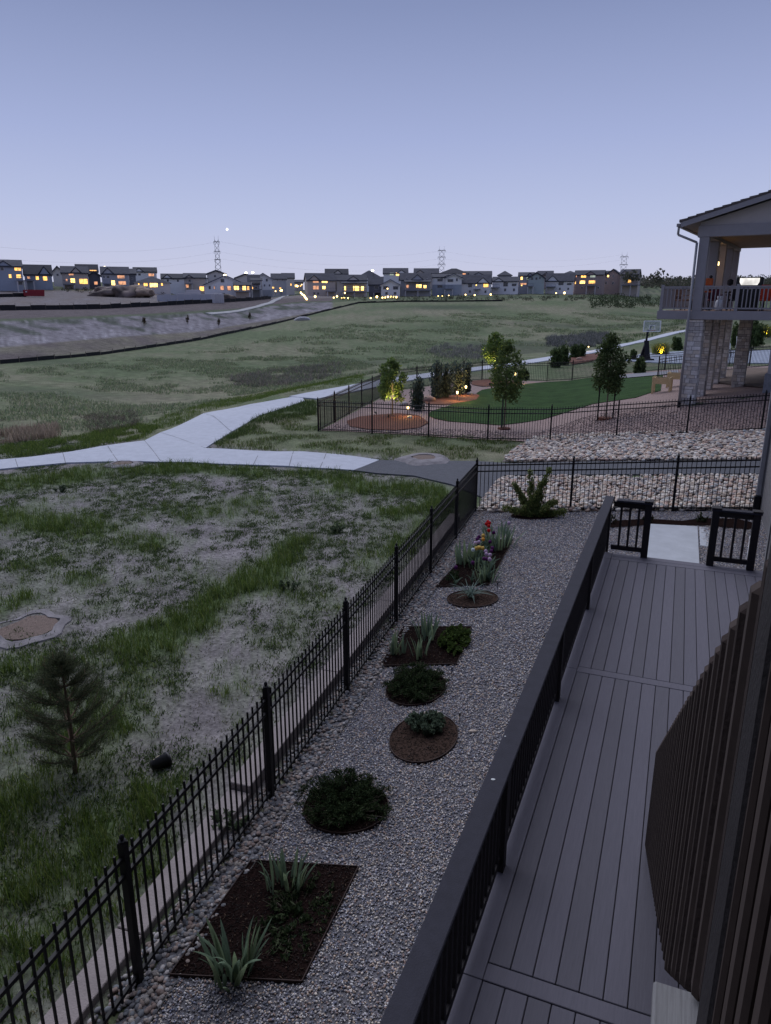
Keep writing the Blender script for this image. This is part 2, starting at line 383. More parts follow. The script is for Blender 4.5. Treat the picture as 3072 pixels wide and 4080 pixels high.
# ---- paths
concrete = mat('pale_concrete', (.43, .45, .51), .85, .1, 3, .4, 90)
jointm = mat('dark_joint', (.12, .12, .13))  # dark joint lines between the path slabs
asphalt = mat('asphalt', (.09, .094, .11), .9, .15, 6, .8, 120)
cp = wp([(-500,1890),(0,1836),(270,1806),(576,1760),(640,1727),(711,1700),(812,1650),(995,1614),(1200,1577),(1214,1600),(1032,1660),(922,1724),(818,1790),(1170,1803),(1350,1815),(1512,1837),(1409,1878),(1152,1862),(981,1856),(760,1846),(540,1842),(270,1848),(0,1874),(-500,1940)])
drape('concrete_path', cp, .05, concrete, 1.0, thick=.12)
far = wp([(1207,1588),(1452,1541),(1668,1503),(1884,1473),(2100,1444),(2325,1408),(2460,1379),(2677,1329),(2850,1300)])
drape('path', strip(far, 1.95), .07, concrete, 2.0, thick=.15)
drape('asphalt_path', wp([(1512,1838),(1905,1842),(2400,1842),(3080,1840),(3080,1892),(2500,1895),(2010,1898),(1960,1950),(1930,1990),(1800,1935),(1650,1900),(1409,1878)]), .045, asphalt, .8, thick=.1)
for a_, b_ in [((1170,1803),(1152,1862)),((1040,1797),(1010,1857)),((1300,1812),(1275,1869)),((640,1727),(818,1790)),((576,1760),(640,1842)),((250,1808),(262,1850)),((812,1650),(922,1724)),((60,1830),(72,1866)),((430,1783),(470,1843))]:
    p, q = gp(*a_), gp(*b_)
    drape('path_joint', strip([(p.x, p.y), (q.x, q.y)], .018), .0545, jointm, 1.0)
# ------------------------------------------------------------------ gravel, rocks, kerb
A4 = math.radians(4.28)
def dk2w(x, y): return (x*math.cos(A4)+y*math.sin(A4), -x*math.sin(A4)+y*math.cos(A4))
gravel_base = mat('gravel_base', (.16, .155, .172), .95, .45, 70, 1, 90)
yard = [(-3.25, .5), (-3.25, 18.55), (3.4, 18.4), (3.4, 12.2), (-.2, 11.9), (-1.1, .5)]
drape('gravel_yard', [(-3.3, -2), (-3.3, 18.62), (3.6, 18.62), (3.6, -2)], .012, gravel_base, 1.0)
stones1 = [ico(1, s, .18, (1, .75, .6)) for s in range(5)]
def octa(seed):
    r = random.Random(seed); V_ = np.array([(1,0,0),(0,1,0),(-1,0,0),(0,-1,0),(0,0,1),(0,0,-1)], float)*np.array([1, .8, .6])*(1+np.array([[r.uniform(-.2, .2)]*3 for _ in range(6)]))
    return V_, np.array([(0,1,4),(1,2,4),(2,3,4),(3,0,4),(1,0,5),(2,1,5),(3,2,5),(0,3,5)])
GC = [(.17,.165,.185),(.22,.21,.24),(.3,.29,.32),(.42,.4,.4),(.26,.19,.17),(.1,.11,.14),(.38,.3,.24),(.46,.45,.46),(.11,.11,.13),(.19,.2,.26),(.48,.43,.38)]
BEDS = dict(
 big=[(-3.12,3.95),(-2.02,4.15),(-2.0,5.45),(-3.08,5.3)], r1=(-2.44,6.27,.47,.42), o2=(-1.95,7.75,.42,.55), r3=(-2.38,8.95,.42,.5),
 sq=[(-3.1,9.5),(-1.96,9.75),(-2.0,11.1),(-3.15,10.95)], o5=(-2.23,12.35,.47,.42), tul=[(-3.05,12.85),(-2.05,13.1),(-2.0,15.95),(-2.75,15.9)], sh=(-1.78,18.0,.55,.3))
def bedpoly(k):
    b_ = BEDS[k]
    if isinstance(b_, list): return b_
    x, y, rx, ry = b_; return [(x+rx*math.cos(t), y+ry*math.sin(t)) for t in np.linspace(0, 2*math.pi, 33)[:-1]]
def notbed(P):
    m_ = np.ones(len(P), bool)
    for k in BEDS: m_ &= ~inpoly(P, bedpoly(k))
    return m_
def zf_arr(P): return np.array([zfun(x, y) for x, y in P])
lo_y = [(-3.03, 2.2), (-3.03, 8.8), (-.28, 8.8), (-.8, 2.2)]
P = sample(lo_y, int(6.6*2.75*3300)); P = P[notbed(P)]
z = zf_arr(P)+.014+nr.rand(len(P))*.012
o = scatter('gravel', stones1, np.column_stack([P, z]), .0108*(.6+nr.rand(len(P))*.75), pal(len(P), np.array(GC)*1.22, .2), VM, tilt=.9)
tag(o, 'loose mixed grey gravel spread between the fence and the deck', 'gravel', kind='stuff')
P = sample([(-3.03, 8.8), (-3.03, 18.5), (3.4, 18.5), (3.4, 12.4), (.15, 12.4), (-.28, 8.8)], int(9.7*6.4*1700)); P = P[notbed(P)]
z = zf_arr(P)+.014+nr.rand(len(P))*.012
o = scatter('gravel', [octa(s) for s in range(5)], np.column_stack([P, z]), .015*(.6+nr.rand(len(P))*.8), pal(len(P), np.array(GC)*1.22, .25), VM, tilt=.9, smooth=False)
tag(o, 'grey gravel at the far end of the yard round the tulip bed', 'gravel', kind='stuff')
# cobble strip inside the fence
RC = [(.2,.18,.175),(.25,.2,.18),(.15,.15,.165),(.29,.26,.24),(.2,.15,.135),(.11,.11,.125),(.34,.32,.32),(.18,.19,.21)]
strip_poly = [(-3.5, 1.2), (-3.5, 18.6), (-3.03, 18.6), (-3.03, 1.2)]
cob = empty('cobble_border', (-3.27, 1.2, 0), 0, 'strip of small rounded river cobbles along the inside of the long fence', 'cobbles')
ici = [ico(2, 40+s, .1, (1, .78, .55)) for s in range(4)]
def cobbles(parent, poly, dens, r, cs, count, zf=None, key=None, layers=2, m=VM, zoff=.0):
    n_ = int(area([tuple(p) for p in poly])*dens*1.0); a = np.array([p[:2] for p in poly]); bb = (a.max(0)-a.min(0)).prod()
    P = sample(poly, int(bb*dens))
    k = np.argsort([key(x, y) if key else math.hypot(x, y) for x, y in P]); P = P[k]
    z = np.array([(zf or gz)(x, y) for x, y in P])+zoff+r*.35+nr.rand(len(P))*r*.9
    PP = np.column_stack([P, z]); s_ = r*(.55+nr.rand(len(P))*.75); cl = pal(len(P), cs, .2)
    pl_ = Vector(parent.location)
    meshes = {}
    for i in range(min(count, len(P))):
        ci = i % len(cs); vi = i % 4
        if (ci, vi) not in meshes:
            Vb, Fb = ici[vi]; meshes[(ci, vi)] = npmesh('cobble', Vb, Fb, np.tile(np.array(cs[ci]), (len(Vb), 1)), m, True)
        inst('cobble', meshes[(ci, vi)], parent, Vector(PP[i])-pl_, (rnd.uniform(-.4, .4), rnd.uniform(-.4, .4), rnd.uniform(0, 6)), (s_[i],)*3)
    if len(P) > count:
        PP2 = PP[count:]-np.array(pl_)[None]
        o = scatter('cobbles', ici, PP2, s_[count:], cl[count:], m, parent, tilt=.4); o['kind'] = 'stuff'
cobbles(cob, strip_poly, 900, .027, RC, 300, lambda x, y: zfun(x, y))
RC2 = [(.43,.36,.3),(.5,.42,.35),(.36,.31,.29),(.55,.49,.43),(.43,.32,.25),(.24,.22,.22),(.64,.59,.53),(.42,.3,.25),(.37,.37,.37)]
rb = empty('river_rock_bed', (-1, 20, .2), 0, 'bed of pale river rocks between the near fence and the asphalt path', 'river rocks')
cobbles(rb, wp([(2004,1908),(2300,1907),(3100,1903),(3100,2034),(2300,2042),(1905,2046),(1925,2000),(1975,1935)]), 150, .07, RC2, 300, zoff=.02)
rb2 = empty('river_rock_bed', (0, 26, .5), 0, 'bed of pale river rocks between the asphalt path and the neighbour fence', 'river rocks')
cobbles(rb2, wp([(2000,1841),(2060,1790),(2130,1750),(2230,1740),(2600,1732),(3100,1722),(3100,1840),(2500,1842)]), 120, .074, RC2, 300, zoff=.03)
drape('rock_bed_base', wp([(2004,1908),(2300,1907),(3100,1903),(3100,2034),(2300,2042),(1905,2046),(1925,2000),(1975,1935)]), .02, mat('rock_bed_soil', (.16, .14, .13), .9, .3, 10), 1)
drape('rock_bed_base', wp([(2000,1841),(2060,1790),(2130,1750),(2230,1740),(2600,1732),(3100,1722),(3100,1840),(2500,1842)]), .02, mat('rock_bed_soil', (.16, .14, .13)), 1)
# concrete kerb outside the fence, stepping down near the camera
kerb = empty('concrete_kerb', (-3.68, 0, 0), 0, 'low reddish grey concrete kerb running just outside the long fence', 'kerb')
km = mat('kerb_concrete', (.27, .235, .235), .9, .15, 4, .5, 60)
y = -1.0
for i, (L, h) in enumerate([(2.6,.12),(2.6,.12),(2.0,.12),(2.75,.2),(2.75,.2),(2.75,.2),(2.75,.2),(2.9,.2)]):
    y1 = min(y+L, 17.6)
    MB().b2(-.15, .12, y+.006, y1-.006, -.2, h-.04).build('kerb_block', km, kerb, bevel=.008); y = y1
# steel edging between cobbles and gravel
ed = MB()
for i in range(int(16.5/.5)): ed.b2(-3.035, -3.025, 2+i*.5, 2.5+i*.5, zfun(-3.03, 2.2+i*.5)-.03, zfun(-3.03, 2.2+i*.5)+.035)
o = ed.build('edging_strip', mat('dark_steel', (.03, .028, .03), .5)); tag(o, 'thin dark steel edging between the cobbles and the gravel', 'edging')
# ------------------------------------------------------------------ fences
fm = mat('black_fence_paint', (.008, .008, .011), .5, .2, 20, spec=.22)
def fence(label, pts, spacing=2.44, h=1.37, pick=.102, maxp=290, name='metal_fence', zf=gz, group=None, thick=1.0):
    o0 = Vector((pts[0][0], pts[0][1], zf(*pts[0][:2])))
    root = empty(name, o0, 0, label, 'fence', group)
    pm = MB().b2(-.008*thick, .008*thick, -.008*thick, .008*thick, .03, h-.02).mesh('picket', fm)
    post = MB().b2(-.029, .029, -.029, .029, -.1, h+.03)
    post.lathe([(.032, h+.03), (.032, h+.045), (.014, h+.055), (.022, h+.075), (.014, h+.092), (.004, h+.1)], n=8); postm = post.mesh('post', fm)
    placed = 0; rest = MB(); first = True
    for s_ in range(len(pts)-1):
        a = Vector(pts[s_][:2]); b_ = Vector(pts[s_+1][:2]); L = (b_-a).length; n_ = max(1, round(L/spacing))
        for k in range(n_):
            p, q = a.lerp(b_, k/n_), a.lerp(b_, (k+1)/n_)
            P0 = Vector((p.x, p.y, zf(p.x, p.y)))-o0; P1 = Vector((q.x, q.y, zf(q.x, q.y)))-o0
            ang = math.atan2(q.y-p.y, q.x-p.x)
            if first: inst('post', postm, root, P0, (0, 0, ang)); first = False
            inst('post', postm, root, P1, (0, 0, ang))
            for rz_ in (.1, h-.27, h-.11):
                MB().beam(P0+Vector((0, 0, rz_)), P1+Vector((0, 0, rz_)), .03, .035).build('rail', fm, root)
            m_ = int((q-p).length/pick)
            for j in range(1, m_):
                c = P0.lerp(P1, j/m_)
                if placed < maxp: inst('picket', pm, root, c, (0, 0, ang)); placed += 1
                else: rest.box((c.x, c.y, c.z+h/2), (.016, .016, h-.05), ang)
    if rest.v: rest.build('pickets', fm, root)['kind'] = 'stuff'
    return root
fence('black metal picket fence round the near yard, beside the gravel and the planting beds', [(-3.34, -3.48), (-3.34, 18.48), (3.98, 18.6)], zf=lambda x, y: zfun(x, y))
fence('black metal picket fence along the front of the neighbour yard above the river rocks', [(-12.15, 28.8), (5.0, 28.6), (9.9, 28.5)])
fence('black metal picket fence down the path side and back of the neighbour yard', [(-12.15, 28.8), (-12.7, 36), (-13.3, 43), (-10.3, 50.5), (-9.3, 52.2), (-4.8, 52.8), (3.3, 60.5), (10, 66)], pick=.115)
fence('farther black metal picket fence in front of the court beyond the lawn', [(2.2, 46.5), (5.2, 48.5), (9.5, 52), (16, 56)], pick=.115)
# ------------------------------------------------------------------ own lower deck (deck frame: rotated -4.28 deg)
ZD = 1.2
deckm = [mat('deck_board_%s' % c, col, .7, .12, 14, .25, 140, stretch=(8, .4, 8)) for c, col in (('grey', (.11, .106, .136)), ('taupe', (.102, .098, .124)), ('mid', (.118, .113, .145)))]
edgeb = mat('deck_border_board', (.12, .115, .148), .7, .12, 14, .25, 140, stretch=(8, .4, 8))
deck = empty('deck', (0, 0, 0), -A4, 'long grey composite deck with boards running away from the camera', 'deck')
X0 = -.78; pitch_ = .1465
NB = 16
for i in range(NB):
    xa = X0+i*pitch_+.003; xb = X0+(i+1)*pitch_-.003
    for j, (ya, yb) in enumerate(((-3, 3.63), (3.77, 8.0), (8.14, 12.2))):
        MB().b2(xa, xb, ya+.005, yb-.005, ZD-.028, ZD).build('board', deckm[(i*2+j) % 3], deck, bevel=.004)
for ya, yb in ((-3, 3.63), (3.63, 8.07), (8.07, 12.2)): MB().b2(-.99, X0-.003, ya+.002, yb-.002, ZD-.028, ZD+.001).build('border_board', edgeb, deck, bevel=.004)
for ya, yb in ((3.633, 3.767), (8.003, 8.137), (12.203, 12.345), (12.35, 12.52)): MB().b2(X0, X0+NB*pitch_, ya, yb, ZD-.028, ZD+.001).build('border_board', edgeb, deck, bevel=.004)
MB().b2(-.99, X0-.003, 12.203, 12.52, ZD-.028, ZD+.001).build('border_board', edgeb, deck, bevel=.004)
brown = mat('dark_brown_rail', (.026, .023, .026), .65, .15, 20, .2, 120, spec=.2)
brown2 = mat('dark_brown_skirt', (.028, .024, .025), .8, .2, 20)
MB().b2(-.98, X0+NB*pitch_, 12.49, 12.515, .3, ZD-.03).build('fascia', brown2, deck)
MB().b2(-.985, -.965, -3, 12.5, .0, ZD-.03).build('fascia', brown2, deck)
MB().b2(-.9, 1.5, -3, 12.4, ZD-.25, ZD-.06).build('joists', brown2, deck)
for k in range(3): MB().b2(-.28, .75, 12.52+k*.3, 12.82+k*.3, .3, ZD-.17*(k+1)).build('step', edgeb, deck)
rail = empty('deck_railing', dk2w(-.915, 0)+(ZD,), -A4, 'dark brown railing with a flat cap along the long left side of the deck', 'railing')
MB().b2(-.075, .075, -3, 12.68, .935, .97).build('cap_rail', mat('rail_cap', (.03, .03, .043), .8, .15, 12, .2, 100, spec=.2), rail, bevel=.006)
MB().b2(-.02, .02, -3, 12.55, .85, .93).build('top_rail', brown, rail); MB().b2(-.02, .02, -3, 12.55, .07, .14).build('bottom_rail', brown, rail)
pmesh = MB().b2(-.048, .048, -.048, .048, 0, .932).mesh('post', brown); bmesh_ = MB().b2(-.018, .018, -.018, .018, .14, .85).mesh('baluster', brown)
py = [12.58, 9.93, 7.28, 4.62, 1.97, -.7]
for y in py: inst('post', pmesh, rail, (0, y, 0))
for a_, b_ in zip(py[1:], py[:-1]):
    n_ = 24
    for k in range(1, n_): inst('baluster', bmesh_, rail, (0, a_+(b_-a_)*k/n_, 0))
def end_rail(x0, x1, label, posts):
    r = empty('deck_railing', dk2w(x0, 12.5)+(ZD,), -A4, label, 'railing'); L = x1-x0
    MB().b2(.055 if x0 < -.5 else -.07, L+.07, -.07, .07, .935, .97).build('cap_rail', _m['rail_cap'], r, bevel=.006)
    MB().b2(.02, L-.02, -.02, .02, .84, .93).build('top_rail', brown, r); MB().b2(.02, L-.02, -.02, .02, .08, .16).build('bottom_rail', brown, r)
    for p in posts: 
        MB().b2(p-.055, p+.055, -.055, .055, 0, .975).build('post', brown, r, bevel=.004)
        MB().b2(p-.075, p+.075, -.075, .075, .976, .995).build('post_cap', brown, r, bevel=.006)
    for k in range(1, 4): inst('baluster', bmesh_, r, (L*k/4, 0, 0))
end_rail(-.84, -.27, 'short brown railing section left of the opening at the far end of the deck', [.57])
end_rail(.76, 1.36, 'short brown railing section right of the opening at the far end of the deck', [0, .6])
# patio slab
slabm = mat('patio_concrete', (.4, .42, .46), .85, .12, 2.5, .3, 80)
sl = empty('patio_slab', (.8, 15, .46), 0, 'pale concrete patio slabs beyond the opening in the deck railing', 'patio slab')
def poly_slab(pts, z0, z1, m, parent, name):
    pl_ = Vector(parent.location); return MB().prism([(p[0]-pl_.x, p[1]-pl_.y) for p in pts], z0-pl_.z, z1-pl_.z, 'z').build(name, m, parent, bevel=.008)
poly_slab([(.72, 13.3), (1.72, 13.3), (2.0, 17.22), (.95, 17.1)], .3, .47, slabm, sl, 'slab')
poly_slab([(1.93, 15.8), (3.2, 15.7), (3.25, 17.2), (2.03, 17.22)], .3, .465, slabm, sl, 'slab')
# soil strip with small plants behind the slab
mulch = mat('bark_mulch', (.02, .012, .011), .95, .5, 40, 1, 60, col2=(.004, .003, .003), spec=0.0)
redmulch = mat('red_bark_mulch', (.13, .05, .032), .95, .4, 30, 1, 60)
drape('mulch_strip', [(-.1, 17.0), (1, 17.28), (2.2, 17.3), (3.0, 17.0), (3.3, 17.4), (2.9, 17.85), (2.2, 17.9), (1.7, 17.65), (.9, 17.8), (.2, 17.6)], .04, mulch, .5)
# ------------------------------------------------------------------ upper stair and landing right beside the camera
st = empty('exterior_stair', (0, 0, CAMH), -A4, 'dark brown slatted stair guard and upper landing close at the right edge', 'stair')
slat = [mat('slat_edge', (.036, .027, .026), .9, .2, 20, .2, 100, spec=.1), mat('slat_brown', (.046, .033, .03), .9, .2, 20), mat('slat_dark', (.024, .017, .016), .9, .2, 20)]
def ztop(Y): return -.30-(Y-.95)*.70
def zbot(Y): return float(np.interp(Y, [.9, 1.66, 3.13, 5.3], [-.95, -1.68, -2.7, -4.2]))
Y_ = .95; k = 0
while Y_ < 5.32:
    MB().b2(.12, .158, Y_-.022, Y_+.022, max(zbot(Y_), -4.19), ztop(Y_)).build('baluster', slat[k % 2], st, bevel=.01); Y_ += .102; k += 1
bk = MB().prism([(.93, ztop(.93)-.12), (5.3, ztop(5.3)-.12), (5.3, -4.19), (3.13, -2.7), (.93, -1.0)], .16, .185, 'x'); bk.build('stringer_panel', slat[2], st)
for k in range(9):
    Y_ = .28+k*.075
    MB().b2(.12, .158, Y_-.018, Y_+.018, -1.09, -.17-.02*k).build('baluster', slat[1], st, bevel=.006)
MB().b2(.115, .215, .80, .90, -1.1, -.2).build('post', brown, st, bevel=.006)
MB().b2(.16, .185, -.5, .93, -1.09, -.25).build('stringer_panel', slat[2], st)
MB().b2(.063, 1.55, .2, 1.06, -1.13, -1.10).build('landing_board', mat('landing_board', (.2, .2, .21), .7, .3, 6, .3, 100, stretch=(30, 1, 8)), st, bevel=.004)
for k in range(14): MB().b2(.19, 1.4, 1.1+k*.31, 1.42+k*.31, -1.32-k*.212, -1.28-k*.212).build('tread', edgeb, st)
# ------------------------------------------------------------------ own house
own = empty('house', dk2w(1.6, 0)+(0,), -A4, 'grey siding wall of the near house with a downspout, at the right edge', 'house')
sid = mat('grey_siding', (.155, .15, .155), .8, .1, 6, .2, 50)
trimm = mat('siding_trim', (.2, .2, .21), .7, .1, 5)
MB().b2(.03, 9, -9, 12.75, 0, 11.0).build('wall', sid, own)
MB().b2(.49, 9, 12.75, 18.75, .2, 9.0).build('wall', sid, own)
MB().b2(-13, -.0, -9, -1.0, 0, 11.5).build('wall', mat('unseen_shade_wing', (.1, .095, .1), .8, .1, 5), own)  # unseen wing behind the camera, added to block sky and shade the foreground
for i in range(52): MB().b2(.0, .029, -1.2, 12.76, .45+i*.16, .45+i*.16+.15).build('siding_board', sid, own)
for i in range(52): MB().b2(.462, .489, 12.78, 18.74, .35+i*.16, .35+i*.16+.15).build('siding_board', sid, own)
MB().b2(-.02, .1, 12.64, 12.79, .3, 9.0).build('corner_trim', trimm, own); MB().b2(.43, .58, 18.62, 18.79, .3, 9.0).build('corner_trim', trimm, own)
MB().b2(.44, .457, 14.6, 15.6, 2.6, 4.0).build('window', trimm, own)
ds = MB().b2(.33, .43, 18.6, 18.68, 1.0, 8.5); o = ds.build('downspout', mat('grey_downspout', (.27, .27, .29), .5, .08), own, bevel=.01)
MB().b2(.3, .45, 18.58, 18.7, .62, .99).build('downspout_boot', fm, own, bevel=.02)
pp = MB().tube((0, 0, 0), (0, 0, .75), .05, n=14).lathe([(.058, .70), (.058, .75), (.05, .78), (0.01, .79)], n=14)
o = pp.build('standpipe', mat('white_pvc', (.75, .76, .78), .4, .05), None, True); o.location = (2.62, 14.3, .42); tag(o, 'white plastic pipe standing behind the right railing section', 'pipe')
# ------------------------------------------------------------------ plants: helpers
def leafcloud(name, blobs, n_, size, cs, parent=None, elong=1.8, up=.3, hollow=.55, m=VL):
    """blobs: (centre, radii) ellipsoids filled with small leaf quads"""
    vol = np.array([b_[1][0]*b_[1][1]*b_[1][2] for b_ in blobs])**.7; cnt = (vol/vol.sum()*n_).astype(int)+1
    PS, SH = [], []
    for (c, r), k in zip(blobs, cnt):
        d = nr.normal(size=(k, 3)); d /= np.linalg.norm(d, axis=1)[:, None]
        rr = hollow+(1-hollow)*nr.rand(k)**.6; rr *= (.85+.3*nr.rand(k))
        PS.append(np.array(c)+d*rr[:, None]*np.array(r))
    P = np.concatenate(PS); k = len(P)
    # clumping: drop leaves where a coarse noise is low, so gaps show through
    nv = np.array([noise.noise(Vector(p)*(1.6/max(.15, min(b_[1][0] for b_ in blobs)))+Vector((5, 5, 5))) for p in P])
    keep = nv > -.22; P = P[keep]; nv = nv[keep]; k = len(P)
    a = nr.normal(size=(k, 3)); a[:, 2] += up*2; a /= np.linalg.norm(a, axis=1)[:, None]
    b_ = np.cross(a, nr.normal(size=(k, 3))); b_ /= np.linalg.norm(b_, axis=1)[:, None]+1e-9
    s_ = size*(.6+nr.rand(k)*.8)[:, None]
    v = np.stack([P-a*s_*elong*.5, P+b_*s_*.4, P+a*s_*elong*.5, P-b_*s_*.4], 1)
    C_ = pal(k, cs, .3); C_ = np.repeat(C_, 4, 0)
    return inst(name, npmesh(name, v.reshape(-1, 3), np.arange(4*k).reshape(k, 4), C_, m), parent)
def blades(name, P, L, wd, cs, parent=None, n_=6, lean=.35, segs=2, spread=.03, m=VL, tipc=None):
    """grass-like blades: P roots (N,3); each root gives n_ blades"""
    P = np.repeat(P, n_, 0); k = len(P); L = np.repeat(L, n_)*(.55+.6*nr.rand(k))
    P = P+np.column_stack([nr.normal(size=k)*spread, nr.normal(size=k)*spread, np.zeros(k)])
    a = nr.rand(k)*2*np.pi; d = np.column_stack([np.cos(a), np.sin(a), np.zeros(k)]); sd = np.column_stack([-np.sin(a+1), np.cos(a+1), np.zeros(k)])
    ln = (lean*(.3+nr.rand(k)))[:, None]; w = (wd*(.7+.6*nr.rand(k)))[:, None]; L = L[:, None]; Z = np.array([0, 0, 1.])
    mid = P+Z*L*.55+d*L*ln*.3; tip = P+Z*L*(1-ln*.35)+d*L*ln
    v = np.stack([P-sd*w/2, P+sd*w/2, mid+sd*w*.4, mid-sd*w*.4, tip], 1)
    b0 = (np.arange(k)*5)[:, None]
    F_ = np.concatenate([b0+np.array([[0, 1, 2]]), b0+np.array([[0, 2, 3]]), b0+np.array([[3, 2, 4]])])
    C_ = np.repeat(pal(k, cs, .3), 5, 0)
    return inst(name, npmesh(name, v.reshape(-1, 3), F_, C_, m), parent)
# ------------------------------------------------------------------ meadow grass near
GRS = [(.09,.15,.03),(.13,.19,.04),(.07,.115,.035),(.19,.23,.07),(.1,.14,.04)]
OLV = [(.09,.12,.05),(.13,.145,.07),(.065,.095,.035),(.25,.23,.15)]
def inroad(P): return ~inpoly(P, cp) & ~inpoly(P, APOLY)
APOLY = wp([(1512,1838),(1905,1842),(2400,1842),(3080,1840),(3080,1892),(2010,1898),(1960,1950),(1930,1990),(1800,1935),(1650,1900),(1409,1878)])
P = sample([(-26, 1.0), (-3.9, 1.0), (-3.9, 19.3), (-7, 24), (-26, 24)], 130000)
d_ = np.hypot(P[:, 0], P[:, 1]); ang_ = np.arctan2(P[:, 0], P[:, 1]); ok = (ang_ > az(-350, 4400)) & (nr.rand(len(P)) < np.clip(6/d_, .25, 1)); P = P[ok]
P = P[inroad(P)]; dn = gdens(P)
# dense band = tall grass, thin = short scattered tufts
tall = dn**1.5 > nr.rand(len(P))
Pt, dt = P[tall], dn[tall]; z = np.array([gz(x, y) for x, y in Pt])
hh = .06+.2*np.clip(dt-.3, 0, 1)**1.0*(.5+nr.rand(len(Pt)))
core = nr.rand(len(Pt)) < np.clip(dt*1.2-.2, 0, 1)
o = blades('grass', np.column_stack([Pt[core], z[core]]), hh[core]*1.25, .009, GRS, None, 7, .45, spread=.045); tag(o, 'tall green grass growing in bands across the sloping field', 'grass', kind='stuff')
o = blades('grass', np.column_stack([Pt[~core], z[~core]]), hh[~core]*.75, .012, OLV+GRS, None, 6, .9, spread=.06); tag(o, 'short sparse weeds and dry tufts on the bare grey soil', 'weeds', kind='stuff')
rest_ = P[~tall]; rest_ = rest_[nr.rand(len(rest_)) < .16]; z = np.array([gz(x, y) for x, y in rest_])
o = blades('dry_grass', np.column_stack([rest_, z]), np.full(len(rest_), .04), .01, [(.2,.18,.14),(.26,.24,.19),(.13,.13,.08)], None, 4, 1.4, spread=.05); tag(o, 'flattened dry straw lying over the bare soil', 'straw', kind='stuff')
P = sample([(-4.5, 1), (-26, 1), (-26, 24), (-4.5, 24)], 22000); z = np.array([gz(x, y) for x, y in P])+.004
o = scatter('pebbles', [octa(s) for s in range(3)], np.column_stack([P, z]), .012*(.4+nr.rand(len(P))), pal(len(P), [(.24,.22,.23),(.33,.31,.32),(.17,.15,.16)], .2), VM); tag(o, 'small stones and clods on the bare soil of the field', 'pebbles', kind='stuff')
# low leafy clumps
P = sample([(-26, 1.5), (-4.0, 1.5), (-4.0, 19), (-7, 24), (-26, 24)], 26000); P = P[inroad(P)]; d_ = np.hypot(P[:, 0], P[:, 1]); ang_ = np.arctan2(P[:, 0], P[:, 1]); P = P[(ang_ > az(-350, 4400))]
nv = np.array([noise.noise(Vector((x*.45, y*.45, 50)))+.6*noise.noise(Vector((x*1.6, y*1.6, 51))) for x, y in P]); P = P[(nv > -.12+.35*(nr.rand(len(P))-.3))]
z = np.array([gz(x, y) for x, y in P]); o = blades('weeds', np.column_stack([P, z]), .035+.05*nr.rand(len(P))**2, .016, [(.065,.1,.035),(.09,.13,.045),(.045,.075,.03),(.12,.15,.07)], None, 16, 1.1, spread=.06); tag(o, 'low leafy weed clumps speckling the pale soil of the near field', 'weeds', kind='stuff')
# rank grass along the outer path edges and the strip between the path and the neighbour fence
def patch(name, poly_px, n_, h, cs, label, cat, wd=.014, nb=5, spread=.08, lean=.4, nthr=-.1, nsc=.8):
    pw = wp(poly_px); P = sample(pw, n_); 
    nv = np.array([noise.noise(Vector((x*nsc, y*nsc, 20))) for x, y in P]); P = P[nv > nthr]; P = P[inroad(P)]
    z = np.array([gz(x, y) for x, y in P])
    o = blades(name, np.column_stack([P, z]), h*(.6+.8*nr.rand(len(P))), wd, cs, None, nb, lean, spread=spread); return tag(o, label, cat, kind='stuff')
patch('grass', [(830,1787),(930,1725),(1040,1662),(1262,1640),(1275,1722),(1300,1730),(2120,1740),(1990,1835),(1512,1832),(1170,1798)], 9000, .12, GRS+OLV, 'green tufts between the path junction and the neighbour fence', 'grass', nthr=-.02)
patch('grass', [(-200,1875),(0,1828),(270,1798),(560,1752),(640,1700),(560,1690),(300,1740),(0,1780),(-200,1800)], 9000, .16, GRS, 'green grass along the outer edge of the concrete path', 'grass', nthr=-.25)
patch('grass', [(640,1715),(720,1690),(820,1640),(1000,1600),(1207,1560),(1450,1520),(1450,1490),(1200,1535),(900,1590),(700,1640),(560,1700)], 9000, .17, GRS, 'green grass bank behind the path on the way to the neighbour yard', 'grass', nthr=-.25)
patch('grass', [(1020,1665),(1207,1602),(1262,1600),(1262,1650),(1060,1690),(870,1775),(840,1780)], 2500, .2, [(.07,.11,.035),(.1,.14,.045),(.05,.08,.03)], 'tall bright grass where the path curls round the neighbour fence corner', 'grass', nthr=-.4)
patch('dry_reeds', [(-150,1735),(0,1728),(230,1705),(230,1745),(0,1770),(-150,1780)], 1500, .38, [(.33,.26,.2),(.4,.32,.25),(.24,.2,.15)], 'pale dry reeds in the ditch at the left edge', 'reeds', wd=.03, lean=.25, nthr=-.3)
patch('scrub', [(330,1660),(560,1640),(560,1700),(400,1730),(340,1710)], 900, .35, [(.13,.1,.09),(.17,.14,.12),(.08,.08,.06)], 'bare brownish brush in the ditch beyond the path', 'brush', wd=.012, nb=9, lean=1.1, nthr=-.2)
